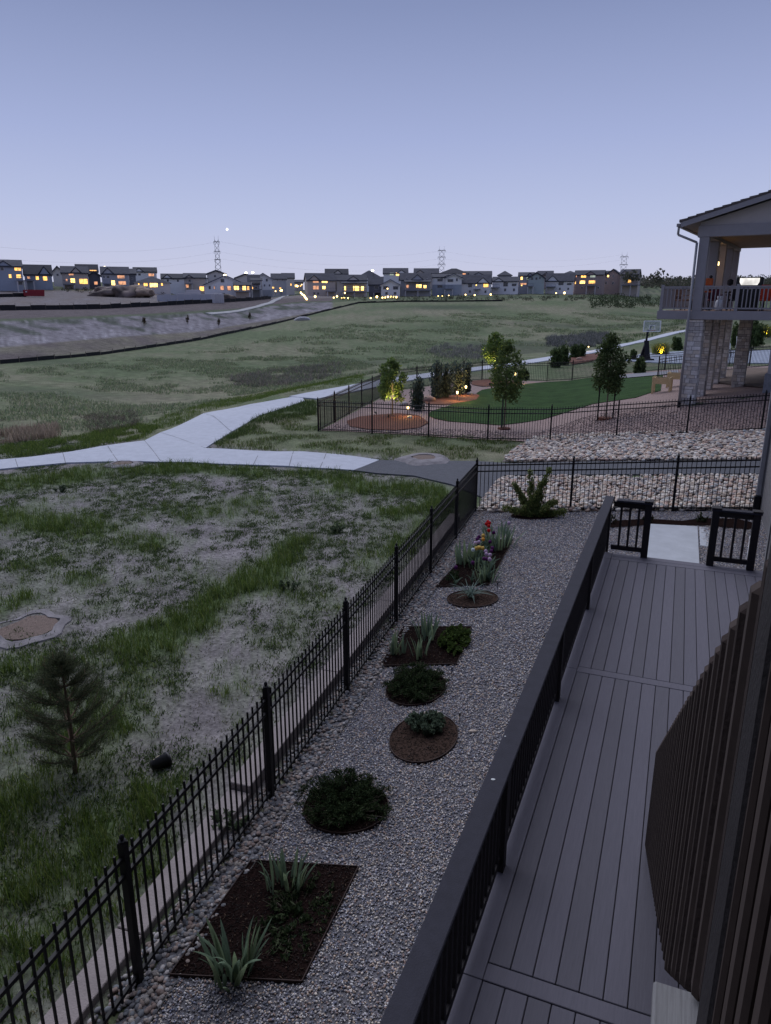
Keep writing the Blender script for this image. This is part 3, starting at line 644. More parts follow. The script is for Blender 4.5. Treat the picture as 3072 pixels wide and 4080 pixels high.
# farther meadow clumps
def farclumps(px, n_, h, cs, label, nthr=0.05, wd=.05, nb=6, nsc=.12):
    pw = wp(px); P = sample(pw, n_); nv = np.array([noise.noise(Vector((x*nsc, y*nsc, 33)))+.5*noise.noise(Vector((x*nsc*4, y*nsc*4, 3))) for x, y in P]); P = P[nv > nthr]
    P = P[inroad(P) & ~inpoly(P, FARW) & ~inpoly(P, YARDN)]
    z = np.array([gz(x, y) for x, y in P]); o = blades('meadow_grass', np.column_stack([P, z]), h*(.5+nr.rand(len(P))), wd, cs, None, nb, .7, spread=.25); return tag(o, label, 'grass', kind='stuff')
FARW = strip(far, 2.8)
YARDN = [(-12.15, 28.8), (-12.7, 36), (-13.3, 43), (-10.3, 50.5), (-9.3, 52.2), (-4.8, 52.8), (3.3, 60.5), (20, 66), (20, 28)]
MG = [(.2,.25,.14),(.26,.3,.17),(.33,.32,.23),(.16,.21,.12)]
farclumps([(-400,1800),(0,1770),(560,1690),(1000,1570),(1500,1490),(1700,1440),(1200,1400),(800,1400),(0,1480),(-400,1500)], 26000, .22, MG, 'rough green tufts over the near half of the meadow')
farclumps([(1200,1540),(1700,1480),(2300,1390),(2700,1310),(2750,1260),(1800,1250),(1300,1300),(900,1390)], 26000, .3, MG, 'rough green tufts over the far slope of the meadow', wd=.09)
farclumps([(900,1500),(1350,1450),(1380,1490),(1200,1530),(950,1540)], 600, .45, [(.15,.17,.12),(.19,.18,.15),(.24,.21,.19)], 'dark brush in the hollow of the meadow behind the path', nthr=-.1, wd=.06, nb=14)
farclumps([(1700,1400),(1780,1370),(2000,1370),(2080,1400),(1950,1430),(1750,1425)], 600, .5, [(.15,.16,.14),(.2,.2,.18),(.26,.25,.23)], 'dark grey brush in the hollow beyond the small trees', nthr=-.15, wd=.08, nb=14)
farclumps([(2180,1345),(2420,1330),(2440,1375),(2300,1385),(2180,1380)], 700, .8, [(.11,.12,.11),(.2,.2,.2)], 'greyish willow brush beyond the far hedge', nthr=-.1, wd=.09, nb=14)
farclumps([(2250,1420),(2450,1360),(2680,1290),(2700,1240),(2750,1330),(2600,1350),(2350,1415)], 1500, .5, [(.08,.12,.05),(.11,.15,.07)], 'dark green weeds lining the far path', nthr=-.3, wd=.07, nb=9)
# ------------------------------------------------------------------ planting beds
steel = mat('rusty_steel_edging', (.03, .014, .012), .7, .4, 12)
def chips(poly, n_, parent, cs=[(.022,.013,.011),(.014,.009,.008),(.08,.05,.033),(.008,.006,.006),(.012,.008,.007),(.016,.01,.009)]):
    P = sample(poly, n_); z = np.array([zfun(x, y) for x, y in P])+.046; pl_ = parent.location
    Vb, Fb = octa(1); PP = np.column_stack([P-np.array(pl_)[:2], z-pl_[2]])
    sc_ = np.column_stack([.02*(.5+nr.rand(len(P))), .006*np.ones(len(P)), .005*np.ones(len(P))])
    o = scatter('bark_chips', [(Vb, Fb)], PP, sc_, pal(len(P), cs, .4), VM, parent, tilt=.4, smooth=False); o['kind'] = 'stuff'
def bed(key, label, cat='planting bed', m=None, mound=.02):
    poly = bedpoly(key); cx = sum(p[0] for p in poly)/len(poly); cy = sum(p[1] for p in poly)/len(poly); cz = zfun(cx, cy)
    r = empty('planting_bed', (cx, cy, cz), 0, label, cat)
    loc = [(p[0]-cx, p[1]-cy) for p in poly]
    o = drape('mulch', loc, .034, m or mulch, .25, None, r, zf=lambda x, y: zfun(x+cx, y+cy)-cz+mound*abs(noise.noise(Vector((x*5, y*5, cx)))))
    e_ = MB()
    for i in range(len(loc)):
        a, b_ = loc[i-1], loc[i]; za, zb = zfun(a[0]+cx, a[1]+cy)-cz, zfun(b_[0]+cx, b_[1]+cy)-cz
        e_.beam((a[0], a[1], za+.015), (b_[0], b_[1], zb+.015), .008, .07)
    e_.build('edging', steel, r); chips(poly, int(area(poly)*1100), r); return r
bed('big', 'large rectangular bed of dark bark nearest the camera, with two iris clumps')
bed('r1', 'round bed filled by a dark fine-leaved shrub, second nearest the camera')
bed('o2', 'oval bed with bare bark round a grey green lavender clump', m=mat('brown_bark', (.06, .04, .033), .95, .5, 40, 1, 60, spec=0.0))
bed('r3', 'round bed filled with dark feathery plants between the lavender oval and the square iris bed')
bed('sq', 'square bed with pale green irises and a leafy low plant in its right half')
bed('o5', 'small oval bark bed under the spiky blue green yucca', m=_m['brown_bark'])
bed('tul', 'long bark bed of tulips and irises in the middle of the far yard')
bed('sh', 'oval bark patch under the upright shrub at the far fence')
def zz(x, y): return zfun(x, y)+.034
IRC = [(.17,.24,.16),(.22,.29,.17),(.14,.2,.14)]
def leafmesh(L, w, bend, col, seed=0, fold=.25, tipcol=None):
    r = random.Random(seed); n_ = 7; vs = []; cs = []
    for i in range(n_+1):
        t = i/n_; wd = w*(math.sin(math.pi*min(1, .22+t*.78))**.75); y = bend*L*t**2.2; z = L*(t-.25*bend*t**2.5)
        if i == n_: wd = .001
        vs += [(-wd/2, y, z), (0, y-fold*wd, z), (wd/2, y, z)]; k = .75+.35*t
        cs += [tuple(c*k for c in col)]*3
    F_ = []
    for i in range(n_):
        a = i*3; F_ += [(a, a+1, a+4, a+3), (a+1, a+2, a+5, a+4)]
    return npmesh('leaf', np.array(vs), np.array(F_), np.array(cs), VL, True)
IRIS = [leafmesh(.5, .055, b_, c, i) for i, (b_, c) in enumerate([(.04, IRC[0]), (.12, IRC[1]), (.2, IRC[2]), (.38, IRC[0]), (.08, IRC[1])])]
def iris(x, y, n_, h, rad, label, group=None, name='iris_plant', meshes=None, tiltmax=.5, wsc=1):
    r = empty(name, (x, y, zz(x, y)), 0, label, 'iris' if name == 'iris_plant' else 'plant', group)
    fan = rnd.uniform(0, 3.1)
    for i in range(n_):
        a = rnd.uniform(0, 6.28); d = rad*math.sqrt(rnd.random()); s_ = h*rnd.uniform(.6, 1.1)/.5
        inst('leaf', rnd.choice(meshes or IRIS), r, (d*math.cos(a), d*math.sin(a), -.01), (rnd.uniform(-.1, .1)-tiltmax*d/rad*.6*rnd.random(), rnd.uniform(-.12, .12), a-1.57+rnd.uniform(-.5, .5)), (s_*wsc*.95, s_, s_))
    return r
def gxy(u, v): p = gpx(u, v, .05); return p
G = gxy
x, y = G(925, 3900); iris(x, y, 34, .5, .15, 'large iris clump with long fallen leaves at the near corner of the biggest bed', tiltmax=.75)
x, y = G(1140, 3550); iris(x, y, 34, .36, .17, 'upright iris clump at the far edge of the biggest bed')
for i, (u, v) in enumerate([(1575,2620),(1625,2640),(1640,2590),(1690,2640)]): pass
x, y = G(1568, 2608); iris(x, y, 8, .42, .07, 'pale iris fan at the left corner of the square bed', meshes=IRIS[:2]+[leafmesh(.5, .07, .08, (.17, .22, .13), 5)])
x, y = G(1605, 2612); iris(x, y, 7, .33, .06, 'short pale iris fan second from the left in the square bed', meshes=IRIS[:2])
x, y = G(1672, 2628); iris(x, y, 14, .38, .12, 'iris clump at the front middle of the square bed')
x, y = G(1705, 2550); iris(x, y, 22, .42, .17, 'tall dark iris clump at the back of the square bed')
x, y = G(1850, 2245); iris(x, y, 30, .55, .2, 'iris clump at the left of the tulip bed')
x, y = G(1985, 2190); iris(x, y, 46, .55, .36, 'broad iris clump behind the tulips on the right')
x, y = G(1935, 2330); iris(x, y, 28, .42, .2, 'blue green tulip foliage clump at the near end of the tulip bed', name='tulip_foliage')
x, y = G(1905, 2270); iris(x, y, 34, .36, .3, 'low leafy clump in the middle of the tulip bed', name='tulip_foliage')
YU = [leafmesh(.5, .03, b_, (.17, .23, .2), 9+i, .1) for i, b_ in enumerate((.3, .6, .9, 1.1))]
x, y = G(1872, 2395); iris(x, y, 46, .38, .03, 'spiky blue green yucca standing in the small oval bed', name='yucca', meshes=YU, tiltmax=1.2)
def stemcloud(name, x, y, rx, ry, h, n_, cs, label, cat, size=.022, stems=26, z=None, lean=.3, group=None):
    z = zz(x, y) if z is None else z
    r = empty(name, (x, y, z), 0, label, cat, group); mb = MB(); bl = []
    for i in range(stems):
        a = rnd.uniform(0, 6.28); q = math.sqrt(rnd.random()); bx, by = q*rx*.7*math.cos(a), q*ry*.7*math.sin(a); hh = h*rnd.uniform(.6, 1.05)*(1-.35*q*q)
        tx, ty = bx*(1.3+lean), by*(1.3+lean); mb.tube((bx*.5, by*.5, 0), (tx, ty, hh), .004, .002, 4, False)
        for t in (.35, .6, .85): bl.append(((bx*.5+(tx-bx*.5)*t, by*.5+(ty-by*.5)*t, hh*t), (rx*.12, ry*.12, h*.15)))
    mb.build('stem', mat('shrub_stem', (.06, .05, .035)), r)
    leafcloud('foliage', bl, n_, size, cs, r, 2.2, .6, .1); return r
DK = [(.024,.042,.018),(.036,.056,.024),(.015,.028,.012),(.058,.08,.036)]
stemcloud('shrub', -2.44, 6.28, .52, .46, .24, 30000, DK, 'dense dark round shrub filling the round bed beside the cobble border', 'shrub', .013, 170)
stemcloud('shrub', -2.38, 8.97, .45, .53, .2, 24000, DK, 'dark feathery low shrub filling the middle round bed', 'shrub', .013, 160)
stemcloud('lavender', -1.98, 7.95, .27, .24, .2, 7000, [(.1,.14,.095),(.13,.17,.12),(.07,.1,.065)], 'grey green lavender clump in the oval bark bed', 'lavender', .022, 70)
stemcloud('leafy_plant', -2.15, 10.45, .24, .5, .16, 6000, [(.06,.1,.025),(.09,.13,.035),(.045,.07,.022)], 'bright low leafy plant in the right half of the square bed', 'plant', .028, 60)
stemcloud('leafy_plant', -2.35, 4.75, .34, .48, .06, 1300, DK+[(.09,.11,.06)], 'low dark creeping plant in the middle of the largest bed', 'plant', .028, 50)
stemcloud('leafy_plant', -2.75, 13.3, .2, .3, .14, 700, DK, 'dark seed-headed plant at the near left of the tulip bed', 'plant', .02, 18)
# upright shrub at the far fence: several leaning feathery columns
r = empty('upright_shrub', (-1.78, 18.0, zz(-1.78, 18)), 0, 'green upright shrub with several feathery columns at the far fence', 'shrub'); mb = MB(); bl = []
for dx, dy, h, w in [(-.15, .1, 1.12, .11), (.32, .1, 1.18, .11), (.15, 0, .85, .11), (-.5, 0, .78, .11), (-.02, -.1, .5, .14), (.5, -.05, .42, .15), (-.7, -.1, .18, .12), (.75, -.1, .2, .12), (.1, .15, .6, .13), (-.3, .1, .4, .14), (.35, -.2, .3, .14), (-.2, -.2, .25, .15)]:
    mb.tube((dx*.2, dy*.2, 0), (dx, dy, h), .015, .004, 5, False)
    for t in np.linspace(.3, 1, 7): bl.append(((dx*t, dy*t, h*t), (w*(1.35-t*.6), w*(1.35-t*.6), .1)))
mb.build('branch', mat('shrub_stem', (.06, .05, .035)), r)
leafcloud('foliage', bl, 24000, .028, [(.14,.19,.06),(.18,.23,.08),(.1,.14,.05),(.24,.25,.09)], r, 2, .6, .1)
# tulips
def cup(col, seed):
    mb = MB(); mb.lathe([(.006, 0), (.024, .01), (.032, .028), (.028, .048), (.017, .062), (.004, .066)], n=9)
    V_ = np.array(mb.v); F_ = [f for f in mb.f if len(f) == 4]
    V_[:, :2] *= (1+.12*np.sin(3*np.arctan2(V_[:, 1], V_[:, 0])))[:, None]
    k = .8+.4*(V_[:, 2]/.066); return npmesh('flower', V_, np.array(F_), np.clip(np.array(col)[None]*k[:, None], 0, 1), VL, True)
CUPS = dict(red=cup((.55,.02,.02), 1), yellow=cup((.7,.5,.14), 2), orange=cup((.75,.4,.08), 3), pink=cup((.55,.42,.58), 4), white=cup((.72,.78,.82), 5), purple=cup((.12,.03,.13), 6))
TL = leafmesh(.25, .045, .5, (.1,.15,.11), 21)
stemm = MB().tube((0, 0, 0), (0, 0, 1), .005, .004, 5, False).mesh('stem', mat('tulip_stem', (.1, .15, .07)))
TU = dict(red=[(1945,2088),(1950,2094),(1937,2097),(1947,2106),(1948,2124)], orange=[(1924,2145),(1926,2160)], yellow=[(1897,2195),(1905,2192),(1912,2193),(1923,2196),(1925,2144)],
          purple=[(1908,2148),(1903,2157),(1950,2172),(1967,2134),(1962,2199),(1958,2212),(1927,2240),(1882,2255),(1940,2243),(1816,2268)], pink=[(1934,2211),(1938,2222),(1952,2227),(1951,2246),(1894,2173),(1908,2170),(2026,2099)], white=[(1884,2200)])
DES = dict(red='red tulip rising at the far end of the tulip bed', orange='orange yellow tulip above the yellow ones in the tulip bed', yellow='pale yellow tulip in the middle of the tulip bed', purple='dark purple tulip in the tulip bed', pink='pale pink lilac tulip in the tulip bed', white='single white tulip left of the yellow ones')
ORD = ['first', 'second', 'third', 'fourth', 'fifth', 'sixth', 'seventh', 'eighth', 'ninth', 'tenth']
def tlabel(c, L, u, v):
    if c == 'white': return DES[c]
    k = sorted(L, key=lambda q: q[1]).index((u, v)); n_ = len(L)
    return '%s tulip, %s of its colour counted from the far end' % (DES[c].split(' tulip')[0], 'the last' if k == n_-1 and n_ > 2 else ORD[k])
for c, L in TU.items():
    for u, v in L:
        h = rnd.uniform(.34, .42); h = .5 if c == 'red' else h
        q = at_z = None
        x, y = gpx(u, v, .08+h); z = zz(x, y)
        t = empty('tulip', (x, y, z), rnd.uniform(0, 6), 'pale tulip standing alone in the gravel by the upright shrub' if (u, v) == (2026, 2099) else tlabel(c, L, u, v), 'tulip', 'tulips in the long bark bed')
        inst('stem', stemm, t, sc=(1, 1, h)); inst('flower', CUPS[c], t, (0, 0, h-.005), (rnd.uniform(-.2, .2), rnd.uniform(-.2, .2), 0), (1.25,)*3)
        for k in range(3): inst('leaf', TL, t, (0, 0, 0), (rnd.uniform(-.3, 0), 0, k*2.1+rnd.random()), (1, 1, rnd.uniform(.8, 1.2)))
# small plants in the soil strip behind the patio
for i, (x, y, lb) in enumerate([(.1, 17.4, 'small leafy plant in the soil strip at its left end'), (.95, 17.5, 'small reddish plant in the middle of the soil strip'), (2.1, 17.6, 'taller green plant in the soil strip behind the right railing')]):
    stemcloud('small_plant', x, y, .15, .1, .22, 300, DK+[(.1,.05,.04)], lb, 'plant', .03, 10)
# drip stakes
for x, y, lb in [(-1.58, 8.15, 'thin black drip stake at the right of the lavender oval'), (-1.95, 9.35, 'thin black drip stake at the right of the middle round bed'), (-1.85, 12.85, 'thin black drip stake behind the yucca oval'), (-2.0, 6.0, 'thin black drip stake at the right of the near round bed')]:
    o = MB().path([(0, 0, 0), (0, 0, .14), (.02, .01, .19), (.05, .03, .17)], [.004]*4, 5).lathe([(.004, .13), (.012, .14), (.012, .17), (.004, .175)], n=6).build('drip_stake', fm); o.location = (x, y, zfun(x, y)); tag(o, lb, 'stake')
o = inst('rock', npmesh('rock', ici[0][0], ici[0][1], np.tile((.5, .42, .36), (len(ici[0][0]), 1)), VM, True), None, (-1.38, 8.0, zfun(-1.4, 8)+.03), (0, 0, .3), (.055, .035, .035)); tag(o, 'single pale stone lying on the gravel beside the lavender oval', 'stone')
# ------------------------------------------------------------------ field objects: manholes, pine, pot
mhc = mat('manhole_collar', (.21, .195, .205), .9, .4, 3, .6, 40); mhl = mat('manhole_lid', (.17, .125, .105), .9, .35, 30, .8, 60)
def manhole(u, v, R_, r_, h, label, rx=0):
    p = gp(u, v); t = empty('manhole', p, 0, label, 'manhole')
    mb = MB(); n_ = 26; prof = [(R_*1.12, -.15), (R_, h*.3), (R_*.8, h*.8), (r_*1.05, h), (r_*1.0, h), (r_*.98, -.1)]; mb.lathe(prof, n=n_)
    V_ = []
    for x, y, z in mb.v:
        a = math.atan2(y, x); k = 1+.3*noise.noise(Vector((math.cos(a)*1.5, math.sin(a)*1.5, u))); V_.append((x*k, y*k, z))
    mb.v = V_; mb.f = [f for f in mb.f if len(f) == 4]; mb.build('collar', mhc, t)
    MB().lathe([(r_*.96, h-.06), (r_*.96, h-.015), (r_*.2, h-.01)], n=24).build('lid', mhl, t)
manhole(488, 1850, .62, .33, .06, 'round concrete manhole collar in the grass just below the concrete path')
manhole(110, 2500, .68, .5, .025, 'crumbling concrete manhole with a gravelly brown lid at the left edge')
manhole(1690, 1834, .95, .42, .13, 'low mounded concrete manhole on the edge of the asphalt')
# young pine in the foreground
p = gp(300, 3080); pine = empty('young_pine', p, 0, 'young pine tree with open whorled branches in the near left field', 'pine tree')
H_ = 1.5; mb = MB().path([(0, 0, 0), (.02, 0, .5), (0, .02, 1.0), (.01, 0, H_)], [.03, .024, .016, .006], 7); mb.build('trunk', mat('pine_bark', (.16, .11, .08), .9, .4, 30), pine)
NP, ND = [], []
for w_, (hz, L, nb) in enumerate([(.22, .55, 7), (.45, .58, 8), (.7, .5, 7), (.95, .42, 7), (1.15, .3, 6), (1.32, .2, 5), (1.46, .08, 3)]):
    bm_ = MB()
    for k in range(nb):
        a = k*6.28/nb+rnd.uniform(-.3, .3); LL = L*rnd.uniform(.75, 1.15); pts = [(0, 0, hz)]
        for t in (.35, .7, 1): pts.append((math.cos(a)*LL*t, math.sin(a)*LL*t, hz+LL*(.12*t+.5*t*t)))
        bm_.path(pts, [.012, .009, .006, .003], 5)
        for t in np.linspace(.3, 1.0, 10):
            c = Vector((math.cos(a)*LL*t, math.sin(a)*LL*t, hz+LL*(.12*t+.5*t*t)))
            for q in range(48): 
                NP.append(c+Vector((rnd.gauss(0, .016+.03*t), rnd.gauss(0, .016+.03*t), rnd.gauss(0, .01+.025*t)))); ND.append(Vector((math.cos(a)*.8+rnd.gauss(0, .6), math.sin(a)*.8+rnd.gauss(0, .6), .75+rnd.gauss(0, .4))).normalized())
    bm_.build('branch', _m['pine_bark'], pine)
NP = np.array(NP); ND = np.array(ND); k = len(NP); sd = np.cross(ND, nr.normal(size=(k, 3))); sd /= np.linalg.norm(sd, axis=1)[:, None]
LN = (.06+.035*nr.rand(k))[:, None]; v_ = np.stack([NP-sd*.0022, NP+sd*.0022, NP+ND*LN], 1).reshape(-1, 3)
o = inst('needles', npmesh('needles', v_, np.arange(3*k).reshape(k, 3), np.repeat(pal(k, [(.06,.08,.045),(.085,.1,.055),(.12,.13,.075),(.04,.05,.03)], .3), 3, 0), VL), pine)
o['kind'] = 'stuff'
cd = MB()
for k in range(16):
    a = rnd.uniform(0, 6.28); L = rnd.uniform(.05, .42); z0 = 1.46 if L < .1 else rnd.choice([.95, 1.15, 1.32])
    zz_ = z0+.3*L+.05; cd.tube((math.cos(a)*L*.7, math.sin(a)*L*.7, zz_), (math.cos(a)*L*.7, math.sin(a)*L*.7, zz_+.07), .006, .003, 5)
cd.build('candle', mat('pine_candle', (.3, .22, .14)), pine)
# fallen black pot
p = gp(640, 3058); t = empty('plant_pot', p+Vector((0, 0, .075)), 1.0, 'black plastic nursery pot lying crumpled on the bare soil', 'pot')
mb = MB(); mb.lathe([(.06, -.11), (.085, .08), (.1, .085), (.1, .11), (.088, .11), (.075, -.06), (.005, -.07)], n=16)
mb.v = [(z, x*1.0, y*.85) for x, y, z in mb.v]; mb.build('pot', mat('black_plastic', (.012, .012, .013), .4), t, True)
MB().box((-.03, .03, .05), (.1, .012, .02), .4).build('label_strip', mat('pot_label', (.35, .3, .2)), t)
# weeds with broad leaves and one pale plant stub in the field
for u, v, lb in [(240, 1960, 'dark broad weed standing in the grass near the left edge'), (1340, 2120, 'leafy weed on the bare soil left of the fence corner'), (1150, 2350, 'grey green thistle in the middle of the tall grass'), (915, 3300, 'dark low weed outside the fence beside the kerb')]:
    p = gp(u, v); stemcloud('weed', p.x, p.y, .22, .18, .22, 420, [(.08,.12,.06),(.12,.16,.09),(.16,.19,.13)], lb, 'weed', .035, 14, z=p.z)
p = gp(1140, 1915); q = iris(p.x, p.y, 12, .22, .1, 'pale bleached plant stub in the grass below the path', name='dry_stub', meshes=[leafmesh(.5, .05, .6, (.45, .42, .36), 31)], tiltmax=1); q.location.z = p.z
# ------------------------------------------------------------------ neighbour yard
def W2(l_): return wp([(1200+x/1.1107, 1300+y/1.1107) for x, y in l_])
pinkg = mat('pink_gravel', (.3, .215, .195), .95, .45, 22, 1, 40, col2=(.12, .09, .09))
drape('gravel_yard', [(-12.1, 28.9), (4.9, 28.8), (11, 28.6), (14, 52), (6.5, 61), (3.1, 60.2), (-4.8, 52.7), (-9.3, 52.0), (-10.3, 50.2), (-13.2, 43), (-12.6, 36)], .03, pinkg, 1.0)
lawnm = mat('lawn_green', (.032, .066, .021), .95, .3, 1.1, 1, 40, col2=(.02, .044, .015), spec=.05)
LAWN = W2([(560,400),(575,380),(640,360),(740,330),(790,315),(775,300),(800,285),(860,275),(1080,250),(1300,228),(1560,215),(1600,218),(1590,290),(1540,300),(1480,320),(1290,348),(1150,392),(1000,428),(880,442),(760,432),(650,425),(590,412)])
drape('lawn', LAWN, .06, lawnm, 1.0)
pg = sample([(-12, 29), (5.5, 29), (5.5, 34), (-1.0, 34), (-3, 31), (-12, 30.5)], 9000); z = np.array([gz(x, y) for x, y in pg])+.04
o = scatter('gravel', [octa(s) for s in range(4)], np.column_stack([pg, z]), .035*(.6+nr.rand(len(pg))*.8), pal(len(pg), [(.34,.25,.23),(.26,.2,.19),(.42,.34,.31),(.2,.16,.16)], .2), VM, smooth=False); tag(o, 'pinkish gravel inside the neighbour fence', 'gravel', kind='stuff')
drape('mulch_island', W2([(200,425),(260,405),(360,395),(430,390),(520,400),(565,432),(520,455),(420,466),(300,462),(215,448)]), .07, redmulch, .6)
drape('mulch_island', W2([(545,320),(640,315),(740,300),(790,310),(775,330),(690,345),(640,352),(560,350),(540,340)]), .07, redmulch, .6)
drape('mulch_island', W2([(755,245),(840,238),(960,245),(980,255),(900,265),(800,270),(755,262)]), .07, redmulch, .6)
drape('mulch_island', W2([(1170,150),(1230,130),(1330,120),(1330,150),(1200,170)]), .08, redmulch, .8)
drape('court', wp([(2480,1438),(2560,1410),(2760,1400),(3200,1395),(3200,1450),(2700,1450),(2620,1448)]), .09, mat('court_surface', (.3, .34, .42), .7, .15, 1), 2, thick=.1)
drape('paver_walk', wp([(2450,1500),(2700,1480),(2705,1492),(2460,1514)]), .1, mat('paver_grey', (.2, .2, .22), .9, .2, 4), 2)
drape('bare_soil', wp([(2860,1475),(3100,1470),(3100,1560),(2850,1530)]), .09, mat('brown_soil', (.13, .095, .075), .95, .3, 3, .5, 20), 2)
# landscape lamps: each a stake lamp with its own light
warm = (1.0, .62, .22)
lampm = emat('lamp_glow', (1.0, .72, .3), 5.0); 
def stake_lamp(p, label, group='amber path lamps in the neighbour yard', h=.38, power=3.0, glow=1.0, light=True, col=warm, spread=.045):
    t = empty('path_lamp', p, 0, label, 'garden lamp', group)
    MB().tube((0, 0, 0), (0, 0, h), .012, n=6).build('pole', fm, t)
    MB().lathe([(spread*.75, h-.02), (spread*1.2, h+.0), (spread*1.3, h+.12), (spread, h+.13)], n=10).build('glass', lampm, t, True)
    MB().lathe([(spread*1.6, h+.135), (spread*1.2, h+.17), (.01, h+.2)], n=10).build('cap', fm, t)
    if light:
        L = bpy.data.lights.new('path_lamp_light', 'POINT'); L.energy = power; L.color = col; L.shadow_soft_size = .06
        lo = bpy.data.objects.new('path_lamp_light', L); COL.objects.link(lo); lo.parent = t; lo.location = (0, -.16, h+.16)
    return t
def g6(x, y): return gp(1200+x/1.1107, 1300+y/1.1107)
stake_lamp(g6(472,405), 'amber path lamp beside the lit tree nearest the fence corner', h=.4, power=30)
stake_lamp(g6(690,335), 'amber path lamp low in the red mulch, left of two by the shrubs', h=.45, power=45)
stake_lamp(g6(728,312), 'amber path lamp in the red mulch, right of two by the shrubs', h=.5, power=45)
stake_lamp(g6(945,255), 'amber path lamp beyond the second small tree', h=.6, power=40)
stake_lamp(g6(1270,112), 'amber path lamp in the far red mulch by the hedge', h=.5, power=20)
def uplight(p, aim, label, power=20, col=(1, .75, .3), ang=50, src=.05):
    t = empty('spotlight', p, 0, label, 'garden lamp'); d = (Vector(aim)-Vector(p)).normalized()
    mb = MB(); mb.tube((0, 0, .05), d*.12+Vector((0, 0, .05)), .04, .05, 10); mb.tube((0, 0, -.05), (0, 0, .06), .01, n=5); mb.build('housing', fm, t)
    L = bpy.data.lights.new('spotlight_light', 'SPOT'); L.energy = power; L.color = col; L.spot_size = math.radians(ang); L.spot_blend = .6; L.shadow_soft_size = src
    lo = bpy.data.objects.new('spotlight_light', L); COL.objects.link(lo); lo.parent = t; lo.location = d*.2+Vector((0, 0, .06)); lo.rotation_euler = d.to_track_quat('-Z', 'Y').to_euler()
barkm = mat('tree_bark', (.16, .13, .1), .9, .3, 20, .5, 60)
def htop(p, v, u=None):
    d = math.hypot(p.x, p.y); q = None
    u0 = u or 1536
    r = ray(u0, v); return CAMH+r.z/math.hypot(r.x, r.y)*d-p.z
def tree(u, vbase, vtop, vlow, wpx, label, cs, n_=5200, ls=.07, cat='tree', lobes=16, bu=None, stakes=False, name='young_tree'):
    p = gp(bu or u, vbase); H_ = htop(p, vtop, u); hl = htop(p, vlow, u); d = p.length; rw = wpx/FPX*d/2
    t = empty(name, p, 0, label, cat); mb = MB(); ox = .02
    mb.path([(0, 0, -.05), (ox, 0, hl), (0, ox, hl+(H_-hl)*.5), (0, 0, H_*.95)], [.035, .03, .02, .005], 7)
    bl = []
    for k in range(lobes):
        tt = (k+.5)/lobes; a = k*2.4+rnd.uniform(-.4, .4); zc = hl+(H_-hl)*(.1+.82*tt); rr = rw*(math.sin(math.pi*min(1, .18+.8*tt))**.8)*rnd.uniform(.45, .8)
        c = (math.cos(a)*rr, math.sin(a)*rr, zc); mb.path([(0, 0, zc-.5*rr-.1), c], [.012, .005], 5)
        q = rw*rnd.uniform(.34, .5)*(1.1-.45*tt); bl.append((c, (q, q, q*1.15)))
    mb.build('trunk', barkm, t); bl.append(((0, 0, H_*.93), (rw*.22, rw*.22, H_*.07)))
    leafcloud('crown', bl, n_, ls, cs, t, 1.7, .1, .15)
    if stakes:
        for sx_ in (-.33, .3):
            o = MB().tube((0, 0, -.1), (0, 0, 1.35), .03, n=7).build('stake', fm, None); o.location = (p.x+sx_, p.y-.1, p.z); tag(o, 'dark green support stake %s of the staked tree by the lawn' % ('left' if sx_ < 0 else 'right'), 'stake')
    return t, p
GT = [(.13,.19,.05),(.17,.24,.07),(.09,.14,.045)]; DT = [(.065,.095,.036),(.085,.12,.045),(.05,.075,.032)]; MT = [(.11,.16,.05),(.15,.2,.065),(.08,.12,.04)]
t1, p1 = tree(1562, 1660, 1426, 1600, 130, 'small loose crowned tree lit yellow from below inside the fence corner', GT, 3300, .085)
t2, p2 = tree(2008, 1712, 1345, 1610, 150, 'leafy young tree at the front edge of the lawn with a dark stake', MT, 4300, .08, lobes=22)
t4, p4 = tree(1970, 1535, 1326, 1440, 118, 'taller tree behind the lawn with its trunk and crown lit yellow', GT, 3600, .1)
t3, p3 = tree(2412, 1672, 1320, 1565, 140, 'dense dark young tree standing between two stakes at the gravel edge', DT, 6500, .07, lobes=24, stakes=True)
o = MB().tube((0, 0, -.1), (0, 0, 1.5), .035, n=7).build('stake', mat('green_stake', (.012, .035, .03), .5)); o.location = (p2.x-.08, p2.y-.12, p2.z); tag(o, 'dark green stake in front of the tree at the front of the lawn', 'stake')
for p, v, lb in ((p2, .3, 'reddish bark ring round the foot of the tree at the lawn front'), (p3, .34, 'reddish bark ring round the foot of the staked dark tree')):
    o = MB().lathe([(v, -.05), (v*.9, .05), (.05, .08)], n=16).build('bark_ring', redmulch); o.location = p+Vector((0, 0, .04)); tag(o, lb, 'bark mulch')
uplight(p1+Vector((.1, -.9, .05)), p1+Vector((0, 0, 1.6)), 'small ground spotlight in the mulch aimed at the tree by the fence corner', 420)
uplight(p4+Vector((-.2, -.8, .05)), p4+Vector((-.1, 0, 2.2)), 'ground spotlight aimed up at the taller tree behind the lawn', 900)
uplight(Vector((p1.x-.9, p1.y+.3, p1.z+.05)), Vector((-13.2, 36.5, .3)), 'ground spotlight that whitens the foot of the side fence', 40, (1, .95, .8))
